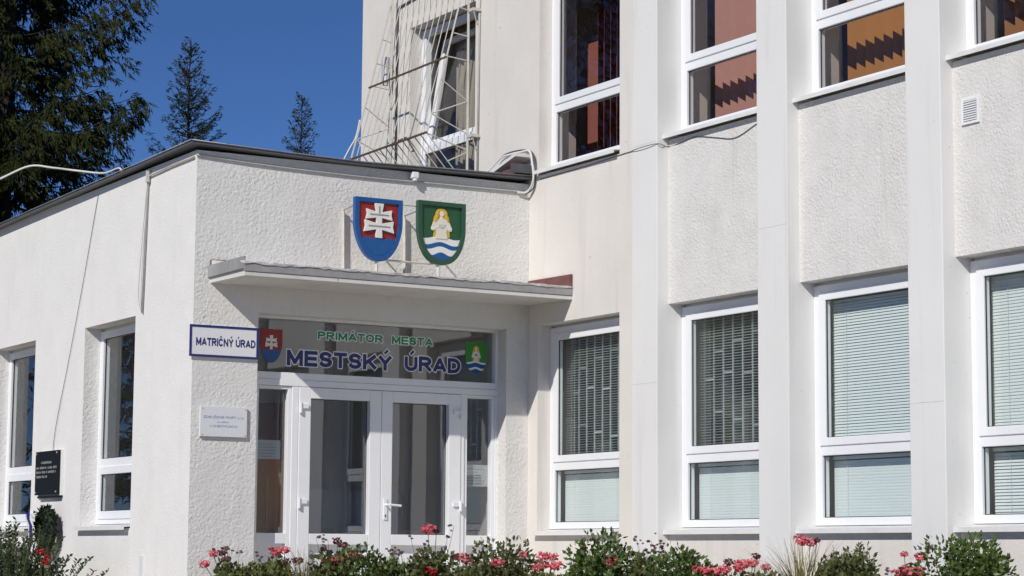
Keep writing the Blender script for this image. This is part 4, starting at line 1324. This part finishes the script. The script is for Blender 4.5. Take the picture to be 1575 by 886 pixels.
ribbon([(-0.220, 3.300, 1.0), (-0.260, 3.370, 0.97), (-0.250, 3.430, 0.92), (-0.230, 3.420, 0.86), (-0.220, 3.400, 0.80)], 0.06, 'sign_white')
ribbon([(-0.220, 3.280, 1.0), (-0.270, 3.340, 0.99), (-0.260, 3.360, 0.93), (-0.240, 3.340, 0.87), (-0.230, 3.360, 0.74)], 0.06, 'navy')
ribbon([(-0.220, 3.280, 1.0), (-0.260, 3.260, 1.02), (-0.270, 3.240, 0.97), (-0.240, 3.260, 0.93)], 0.06, 'sign_white')
ribbon([(-0.220, 3.320, 1.0), (-0.250, 3.420, 0.98), (-0.245, 3.460, 0.95), (-0.230, 3.450, 0.91)], 0.03, 'petal_dark')

# ------------------------------------------------------------------ plants
def shrub_mesh(seed, w, h, leaf, n, up=0.35, lobes=9, shell=0.65):
    g = np.random.default_rng(seed)
    C_, R_ = [], []
    for k in range(lobes):
        a = g.uniform(0, 2 * np.pi); r = math.sqrt(g.random()) * 0.62
        zc = g.uniform(0.30, 0.80) * h
        C_.append((math.cos(a) * r * w / 2, math.sin(a) * r * w / 2, zc)); R_.append(g.uniform(0.22, 0.36) * min(w, h) * (1.1 - 0.3 * zc / h))
    C_ = np.array(C_); R_ = np.array(R_)
    idx = g.integers(0, lobes, n)
    d = g.normal(size=(n, 3)); d /= np.linalg.norm(d, axis=1, keepdims=True)
    rr_ = R_[idx][:, None] * (shell + (1.12 - shell) * g.random((n, 1)) ** 0.7)
    P = C_[idx] + d * rr_
    P[:, 2] = np.clip(P[:, 2], 0.04, h * 1.02)
    D = d + g.normal(0, 0.6, (n, 3)); D[:, 2] += up
    N = d + g.normal(0, 0.7, (n, 3))
    return P, D, g.uniform(0.7, 1.25, n) * leaf, g.uniform(0.7, 1.1, n) * leaf * 0.34, N

def make_shrub(seed, w, h, leaf, n, m, name, label, loc, sprigs=10, lobes=9, cat='shrub'):
    t = thing(name, label, cat, loc)
    P, D, Ls, Ws, N = shrub_mesh(seed, w, h, leaf, int(n * 1.35), lobes=lobes + 3, shell=0.45)
    g = np.random.default_rng(seed + 50)
    st = MB()
    PP, DD, LL, WW, NN = [P], [D], [Ls], [Ws], [N]
    for k in range(sprigs):
        a = g.uniform(0, 2 * np.pi); r0 = g.uniform(0.0, 0.10) * w; r1 = g.uniform(0.18, 0.46) * w
        z1 = h * g.uniform(0.82, 1.10) * (1 - 0.35 * (r1 / (w * 0.5)) ** 2)
        p0 = Vector((math.cos(a) * r0, math.sin(a) * r0, 0.0)); p1 = Vector((math.cos(a) * r1, math.sin(a) * r1, z1))
        pm = (p0 + p1) / 2 + Vector((math.cos(a), math.sin(a), 0)) * 0.03
        st.tube([p0, pm, p1], 0.006, 4, taper=0.002)
        m_ = 26
        tt = g.uniform(0.45, 1.0, m_)
        q = np.array([tuple(p0.lerp(pm, min(1, x * 2)) if x < 0.5 else pm.lerp(p1, x * 2 - 1)) for x in tt])
        dd = g.normal(0, 1, (m_, 3)); dd[:, 2] = np.abs(dd[:, 2]) * 0.5 + 0.4
        PP.append(q); DD.append(dd); LL.append(g.uniform(0.7, 1.2, m_) * leaf); WW.append(g.uniform(0.7, 1.1, m_) * leaf * 0.27); NN.append(g.normal(0, 1, (m_, 3)))
    link('foliage', leaves_mesh('foliage', np.concatenate(PP), np.concatenate(DD), np.concatenate(LL), np.concatenate(WW), np.concatenate(NN)), m, t, local=True)
    st.build('stems', 'stem', t, local=True)
    return t

def flower_head_mesh(seed, r, n=60):
    g = np.random.default_rng(seed)
    d = g.normal(size=(n, 3)); d /= np.linalg.norm(d, axis=1, keepdims=True)
    d[:, 2] = d[:, 2] * 0.8 + 0.15
    P = d * r * g.uniform(0.45, 0.85, (n, 1))
    D = np.cross(d, g.normal(size=(n, 3))) + d * 0.35
    return leaves_mesh('flower_head', P, D, g.uniform(0.35, 0.6, n) * r, g.uniform(0.2, 0.3, n) * r, N=d + g.normal(0, 0.3, (n, 3)))
HEADS = {}
for m in ('petal', 'petal_red', 'petal_dark'):
    HEADS[m] = []
    for s in range(3):
        me = flower_head_mesh(40 + s, 1.0); me.materials.append(MT[m]); HEADS[m].append(me)
def add_head(parent, p, r, m, k=0):
    o = bpy.data.objects.new('flower_head', HEADS[m][k % 3]); COL.objects.link(o); o.parent = parent
    o.location = p; o.scale = (r * 1.35, r * 1.35, r * 1.15); o.rotation_euler = (0.2 * math.sin(k * 3.0), 0.2 * math.cos(k * 2.0), k * 1.3)
    return o
def flowering(seed, name, label, loc, w, h, heads, nleaf=850, m='leaf', weeds=3):
    """leafy pelargonium-like plant: stems, round leaves and flower heads (dx along image right, dz above base, radius, material)"""
    t = thing(name, label, 'flower', loc)
    g = np.random.default_rng(seed)
    st = MB()
    P, D, Ls, Ws, N = shrub_mesh(seed, w * 1.15, h * 1.10, 0.040, nleaf, lobes=9, shell=0.3)
    link('foliage', leaves_mesh('foliage', P, D, Ls, Ws * 1.7, N), m, t, local=True)
    right = Vector((Rv.x, Rv.y, 0)).normalized()      # spread of the plant along the bed, as seen from the path
    back = Vector((-right.y, right.x, 0))
    for k, (dx, dz, r, pm) in enumerate(heads):
        p = right * dx + back * g.uniform(-0.08, 0.0) + Vector((0, 0, dz))
        st.tube([right * dx * 0.4, p * 0.6 + Vector((0, 0, 0.02)), p], 0.004, 4, taper=0.003)
        add_head(t, p, r, pm, k + seed)
    for k in range(weeds):
        a = g.uniform(0, 6.28); q = Vector((math.cos(a) * w * 0.5, math.sin(a) * w * 0.5, h * g.uniform(1.0, 1.25)))
        st.tube([q * 0.2, q * 0.7, q], 0.0028, 4, taper=0.0015)
        for j in range(3):
            add_head(t, q + Vector(g.normal(0, 0.02, 3)), 0.007 + 0.005 * g.random(), 'petal_dark', k + j)
    st.build('stems', 'stem_green', t, local=True)
    return t
def grass(seed, label, loc, n=110, h=0.55, spread=0.5):
    t = thing('grass_tuft', label, 'grass')
    t.location = loc
    g = np.random.default_rng(seed); b = MB()
    for k in range(n):
        a = g.uniform(0, 2 * np.pi); L_ = h * g.uniform(0.6, 1.15); lean = g.uniform(0.1, 1.0) * spread
        base = Vector((g.normal(0, 0.03), g.normal(0, 0.03), 0)); dr_ = Vector((math.cos(a), math.sin(a), 0)); sd_ = Vector((-dr_.y, dr_.x, 0))
        wdt = g.uniform(0.003, 0.0065)
        i0 = len(b.v); S_ = 5
        for s in range(S_ + 1):
            x = s / S_
            p = base + dr_ * (lean * x ** 1.8 * L_ * 1.5) + Vector((0, 0, L_ * (x - 0.30 * lean * x ** 3)))
            ww = wdt * (1 - x * 0.85)
            b.v += [tuple(p - sd_ * ww), tuple(p + sd_ * ww)]
        for s in range(S_):
            b.face((i0 + 2 * s, i0 + 2 * s + 1, i0 + 2 * s + 3, i0 + 2 * s + 2))
    b.build('blades', 'grass', t, local=True, fix=False)
    return t
BZ = 0.12
def B(x, y): return (x, y, BZ)
Pk, Rd, Dk = 'petal', 'petal_red', 'petal_dark'
flowering(1, 'geranium', 'pink geranium at the left end of the flower bed by the corner', B(-0.21, -1.46), 0.34, 0.44, [(-0.16, 0.50, 0.034, Pk), (-0.10, 0.505, 0.030, Dk), (-0.22, 0.42, 0.036, Pk), (-0.06, 0.545, 0.02, Dk), (-0.05, 0.46, 0.026, Dk)], weeds=5)
flowering(2, 'geranium', 'pink geranium beside dry grass below the left sidelight', B(0.02, -1.85), 0.36, 0.45, [(-0.05, 0.52, 0.042, Pk), (0.02, 0.53, 0.035, Pk), (0.03, 0.44, 0.036, Dk), (0.12, 0.45, 0.034, Dk)], weeds=2)
grass(3, 'dry pale grass tuft below the left door hinge', B(0.12, -2.02), 260, 0.54, 0.75)
flowering(4, 'geranium', 'geranium with dark red and pink heads below the left door leaf', B(0.27, -2.28), 0.34, 0.52, [(0.0, 0.60, 0.034, Dk), (0.04, 0.57, 0.032, Dk), (-0.05, 0.44, 0.05, Rd), (0.0, 0.46, 0.04, Pk), (0.12, 0.49, 0.036, Pk)], m='box2', weeds=3)
make_shrub(5, 0.49, 0.56, 0.040, 1330, 'box', 'leafy_shrub', 'low green shrub below the meeting stiles of the doors', B(0.46, -2.60))
flowering(6, 'geranium', 'straggly brownish plant between shrubs below the right door leaf', B(0.60, -2.80), 0.30, 0.48, [(0.06, 0.50, 0.018, Dk), (-0.05, 0.52, 0.016, Dk)], m='box2', weeds=7)
flowering(7, 'tall_rose_plant', 'tall leafy plant topped by one pink flower below the right door leaf', B(0.70, -2.98), 0.36, 0.60, [(-0.03, 0.69, 0.046, Pk), (0.03, 0.675, 0.022, Dk)], nleaf=800, m='box2', weeds=3)
flowering(8, 'geranium', 'pink geranium below the right sidelight', B(0.87, -3.25), 0.30, 0.42, [(-0.03, 0.48, 0.044, Pk), (-0.10, 0.49, 0.026, Dk), (0.03, 0.45, 0.03, Pk), (-0.28, 0.385, 0.04, Rd)], weeds=3)
make_shrub(9, 0.49, 0.60, 0.042, 1235, 'box2', 'leafy_shrub', 'spiky green shrub below the right door jamb', B(0.98, -3.50), sprigs=16)
grass(10, 'short yellowish grass below the right door jamb', B(0.98, -3.62), 220, 0.46, 0.6)
flowering(11, 'geranium', 'geranium with a cluster of bright pink heads below the inner corner', B(1.13, -3.80), 0.28, 0.40, [(0.02, 0.50, 0.038, Pk), (0.09, 0.495, 0.034, Pk), (0.03, 0.44, 0.036, Pk), (0.11, 0.43, 0.04, Pk), (-0.02, 0.42, 0.035, Pk), (-0.12, 0.51, 0.03, Pk), (-0.30, 0.45, 0.036, Pk)], weeds=2)
sh1 = make_shrub(12, 0.56, 0.66, 0.042, 2280, 'box', 'leafy_shrub', 'largest glossy green shrub below the window nearest the entrance', B(1.36, -4.25), sprigs=14)
flowering(13, 'geranium', 'single pink flower in front of the largest shrub', B(1.31, -4.42), 0.16, 0.30, [(0.02, 0.465, 0.034, Pk), (0.01, 0.50, 0.018, Dk)], nleaf=220, weeds=0)
flowering(14, 'weedy_plant', 'thin grey-green weedy plant in front of the first pilaster', B(1.53, -4.56), 0.24, 0.50, [(-0.03, 0.395, 0.032, Pk), (0.05, 0.42, 0.02, Dk)], nleaf=520, m='box2', weeds=14)
make_shrub(15, 0.52, 0.60, 0.038, 2090, 'box', 'leafy_shrub', 'round glossy shrub below the window right of the first pilaster', B(1.70, -4.90), sprigs=8)
flowering(16, 'geranium', 'bright pink geranium clump in front of the round shrub', B(1.70, -5.06), 0.22, 0.32, [(-0.03, 0.405, 0.042, Pk), (0.03, 0.40, 0.042, Pk), (0.10, 0.415, 0.036, Pk), (-0.08, 0.42, 0.03, Pk), (0.13, 0.47, 0.028, Dk)], nleaf=300, weeds=1)
flowering(17, 'geranium', 'pink geranium with dark buds left of the tall dry grass', B(1.88, -5.25), 0.30, 0.40, [(-0.03, 0.455, 0.04, Pk), (0.03, 0.46, 0.034, Pk), (0.06, 0.51, 0.026, Dk), (0.12, 0.435, 0.03, Pk), (-0.06, 0.43, 0.036, Pk)], weeds=6)
grass(18, 'tall arching dry grass tuft in front of the second pilaster', B(2.06, -5.62), 380, 0.62, 0.85)
flowering(19, 'geranium', 'single tall pink geranium head rising from the dry grass', B(2.04, -5.68), 0.16, 0.34, [(-0.03, 0.615, 0.042, Pk), (0.03, 0.60, 0.034, Pk), (0.07, 0.615, 0.02, Dk)], nleaf=220, weeds=0)
make_shrub(20, 0.49, 0.60, 0.040, 1520, 'box2', 'leafy_shrub', 'upright green shrub right of the tall dry grass', B(2.20, -5.98), sprigs=18)
flowering(21, 'geranium', 'pink geranium group in front of the third pilaster', B(2.37, -6.34), 0.28, 0.38, [(-0.02, 0.425, 0.042, Pk), (0.06, 0.51, 0.036, Pk), (0.05, 0.42, 0.04, Pk), (-0.05, 0.53, 0.022, Pk), (0.12, 0.57, 0.022, Dk), (-0.07, 0.41, 0.034, Pk)], weeds=5)
make_shrub(22, 0.60, 0.63, 0.040, 2470, 'box', 'leafy_shrub', 'wide dark glossy shrub at the right end of the flower bed', B(2.53, -6.74), sprigs=9)
for sd, (x, y), hh, mm, lb in ((41, (-0.10, -1.72), 0.44, 'leaf', 'low yellow-green foliage between the two leftmost geraniums'),
                               (42, (0.20, -2.22), 0.43, 'leaf', 'low yellow-green foliage behind the left dry grass'),
                               (43, (0.55, -2.76), 0.42, 'leaf', 'low leafy plant left of the tall pink-topped plant'),
                               (44, (0.80, -3.12), 0.43, 'box2', 'low leafy plant right of the tall pink-topped plant'),
                               (45, (0.93, -3.42), 0.42, 'leaf', 'low yellowish plant below the right sidelight'),
                               (46, (1.22, -3.98), 0.36, 'leaf', 'low leafy plant between pink cluster and largest shrub'),
                               (47, (1.80, -5.08), 0.37, 'box2', 'low leafy plant right of the round shrub'),
                               (48, (1.98, -5.46), 0.40, 'leaf', 'low yellow-green plant at the foot of the tall dry grass'),
                               (49, (2.30, -6.18), 0.37, 'box2', 'low leafy plant left of the third pilaster geraniums')):
    make_shrub(sd, 0.40, hh, 0.038, 620, mm, 'low_plant', lb, B(x, y), sprigs=7, cat='plant')
# privet bush by the side wall
def privet(seed, label, loc, w, h, n, leafs):
    t = thing('privet_bush', label, 'bush', loc)
    g = np.random.default_rng(seed); st = MB(); PP, DD, LL, WW = [], [], [], []
    for k in range(n):
        bx, by = g.normal(0, w * 0.16, 2); tx, ty = bx * 1.9 + g.normal(0, 0.06), by * 1.9 + g.normal(0, 0.06)
        hh = h * g.uniform(0.62, 1.06) * (1 - 0.42 * min(1, abs(tx) / (w * 0.6)))
        p0 = Vector((bx * 0.5, by * 0.5, 0)); p1 = Vector((tx, ty, hh)); pm = p0.lerp(p1, 0.5) + Vector((g.normal(0, 0.02), g.normal(0, 0.02), 0.02))
        st.tube([p0, pm, p1], 0.006, 4, taper=0.0025)
        for x in np.linspace(0.30, 1.0, leafs):
            q = p0.lerp(pm, x * 2) if x < 0.5 else pm.lerp(p1, x * 2 - 1)
            a = g.uniform(0, 6.28)
            for s in (0, math.pi):
                PP.append(tuple(q)); DD.append((math.cos(a + s), math.sin(a + s), 0.75 + g.normal(0, 0.2))); LL.append(g.uniform(0.035, 0.058)); WW.append(g.uniform(0.010, 0.015))
    link('foliage', leaves_mesh('foliage', PP, DD, LL, WW), 'privet', t, local=True)
    st.build('stems', 'stem', t, local=True)
    return t
privet(31, 'dark leafy privet bush below the memorial plaque at lower left', (-0.78, 2.15, GZ), 1.15, 1.00, 175, 22)
flowering(32, 'red_geranium', 'red flowers at the foot of the wreath among the privet', (-0.62, 1.80, GZ), 0.14, 0.4, [(-0.02, 0.775, 0.032, Rd), (0.03, 0.72, 0.030, Rd), (0.02, 0.68, 0.028, Rd)], nleaf=60, m='privet', weeds=0)

# ------------------------------------------------------------------ spruces
def spruce(label, loc, H, Rad, zmin, seed, m, dens=1.0, droop=0.25, hang=0.5, twig=0.16, tw=0.012, gap=0.33, powr=0.75, nbr=6, group=None, side=0.30):
    t = thing('spruce_tree', label, 'tree', loc, group)
    g = np.random.default_rng(seed)
    tr = MB(); n_ = 9
    tr.tube([(0.03 * math.sin(i * 1.3), 0.03 * math.cos(i), H * i / n_) for i in range(n_ + 1)], 0.0125 * H, 8, taper=0.006)
    trunk = tr.build('trunk', 'bark', t, local=True, smooth=True)
    br_ = MB(); P, D, L_, = [], [], []
    z = zmin
    while z < H - 0.12:
        f = 1 - z / H
        for k in range(nbr):
            a = g.uniform(0, 2 * np.pi)
            ln = max(0.10, Rad * f ** powr * g.uniform(0.62, 1.10))
            el = (0.55 - 0.9 * f) if f < 0.5 else -droop * g.uniform(0.4, 1.3)
            if f < 0.12: el = 0.8
            zz = z + g.uniform(-0.5, 0.5) * gap
            dr_ = np.array([math.cos(a), math.sin(a), 0.0]); sd_ = np.array([-dr_[1], dr_[0], 0.0])
            S = 7; pts = []
            for s in range(S + 1):
                x = s / S
                pts.append(dr_ * ln * x + np.array([0, 0, zz + ln * (el * x + 0.34 * x ** 2.6)]))
            br_.tube([tuple(p) for p in pts], 0.010 + 0.014 * ln / max(Rad, 0.1) * min(1.0, H / 8), 4, taper=0.004)
            pts = np.array(pts)
            # side shoots, then twigs on them
            nsh = max(4, int(ln / 0.085 * dens))
            for j in range(nsh):
                x = g.uniform(0.10, 1.0)
                q = pts[int(x * S * 0.999)] * (1 - (x * S) % 1) + pts[min(S, int(x * S * 0.999) + 1)] * ((x * S) % 1)
                s = 1 if g.random() < 0.5 else -1
                sl_ = min(ln, 1.6) * side * (1.15 - 0.75 * x) * g.uniform(0.5, 1.2) + 0.06
                sdir = sd_ * s * 0.9 + dr_ * 0.65 + np.array([0, 0, -hang * g.uniform(0.1, 1.0) * (1.0 if f > 0.25 else 0.2)])
                sdir /= np.linalg.norm(sdir)
                nt_ = max(3, int(sl_ / 0.040 * dens))
                xs = g.uniform(0.0, 1.0, nt_)
                base = q + sdir * (sl_ * xs)[:, None]
                dd = sdir[None] * 0.8 + g.normal(0, 0.42, (nt_, 3)) + dr_[None] * 0.2
                dd[:, 2] -= hang * g.uniform(0.0, 1.3, nt_) * (1.0 if f > 0.25 else 0.0)
                dd[:, 2] += 0.15 if f < 0.25 else 0
                P.append(base); D.append(dd); L_.append(twig * g.uniform(0.5, 1.25, nt_))
            # tip twigs
            k_ = 5
            P.append(np.repeat(pts[-1:], k_, 0) - dr_ * g.uniform(0, 0.15, (k_, 1)) * ln); D.append(dr_[None] + np.array([[0, 0, 0.45]]) + g.normal(0, 0.25, (k_, 3))); L_.append(twig * g.uniform(0.7, 1.2, k_))
        z += gap * g.uniform(0.8, 1.2) * (0.55 + 0.6 * f)
    # leader
    k_ = 30
    zz = g.uniform(H - 0.45, H, k_)
    P.append(np.stack([np.zeros(k_), np.zeros(k_), zz], 1)); D.append(np.concatenate([g.normal(0, 0.35, (k_, 2)), np.ones((k_, 1))], 1)); L_.append(twig * g.uniform(0.4, 0.7, k_))
    P = np.concatenate(P); D = np.concatenate(D); L_ = np.concatenate(L_)
    link('crown', leaves_mesh('crown', P, D, L_, tw * (0.6 + 0.8 * g.random(len(P))), cross=True), m, t, local=True)
    br_.build('branches', 'bark', t, local=True)
    return t, len(P)
st1 = spruce('tall dark spruce with hanging twigs behind the left end of the wing', (3.75, 17.3, GZ), 17.5, 3.85, 3.8, 21, 'spruce', dens=2.0, droop=0.24, hang=1.3, twig=0.125, tw=0.0100, gap=0.46, nbr=9, side=0.38)
st2 = spruce('slender grey-green spruce with a bare leader above the wing corner', (10.7, 26.7, GZ), 11.8, 2.8, 8.0, 22, 'spruce2', dens=1.8, droop=0.0, hang=0.15, twig=0.085, tw=0.0085, gap=0.30, nbr=7, powr=0.85)
st3 = spruce('small spruce tip showing above the middle of the wing roof', (15.75, 31.85, GZ), 12.0, 2.6, 9.2, 23, 'spruce2', dens=1.5, droop=0.0, hang=0.1, twig=0.085, tw=0.0085, gap=0.30, nbr=6, powr=0.85)
# spruces left of the picture, seen mirrored in the window panes
st4, _n = spruce('dark spruce left of the wing mirrored in the side wall windows', (-6.0, 15.6, GZ), 15.0, 3.6, 0.8, 24, 'spruce', dens=0.9, droop=0.3, hang=0.8, twig=0.17, tw=0.018, gap=0.5, nbr=7, group='spruces mirrored in the windows')
for (x, y, rz, sc_, lb) in ((-11.3, 17.0, 1.1, 0.85, 'dark spruce mirrored in the second upper window'), (-15.5, 13.5, 2.3, 0.9, 'dark spruce mirrored in the right-hand windows')):
    r_ = st4.copy(); COL.objects.link(r_); r_.location = (x, y, GZ); r_.rotation_euler = (0, 0, rz); r_.scale = (sc_,) * 3; r_['label'] = lb
    for ch in list(st4.children):
        c_ = ch.copy(); COL.objects.link(c_); c_.parent = r_
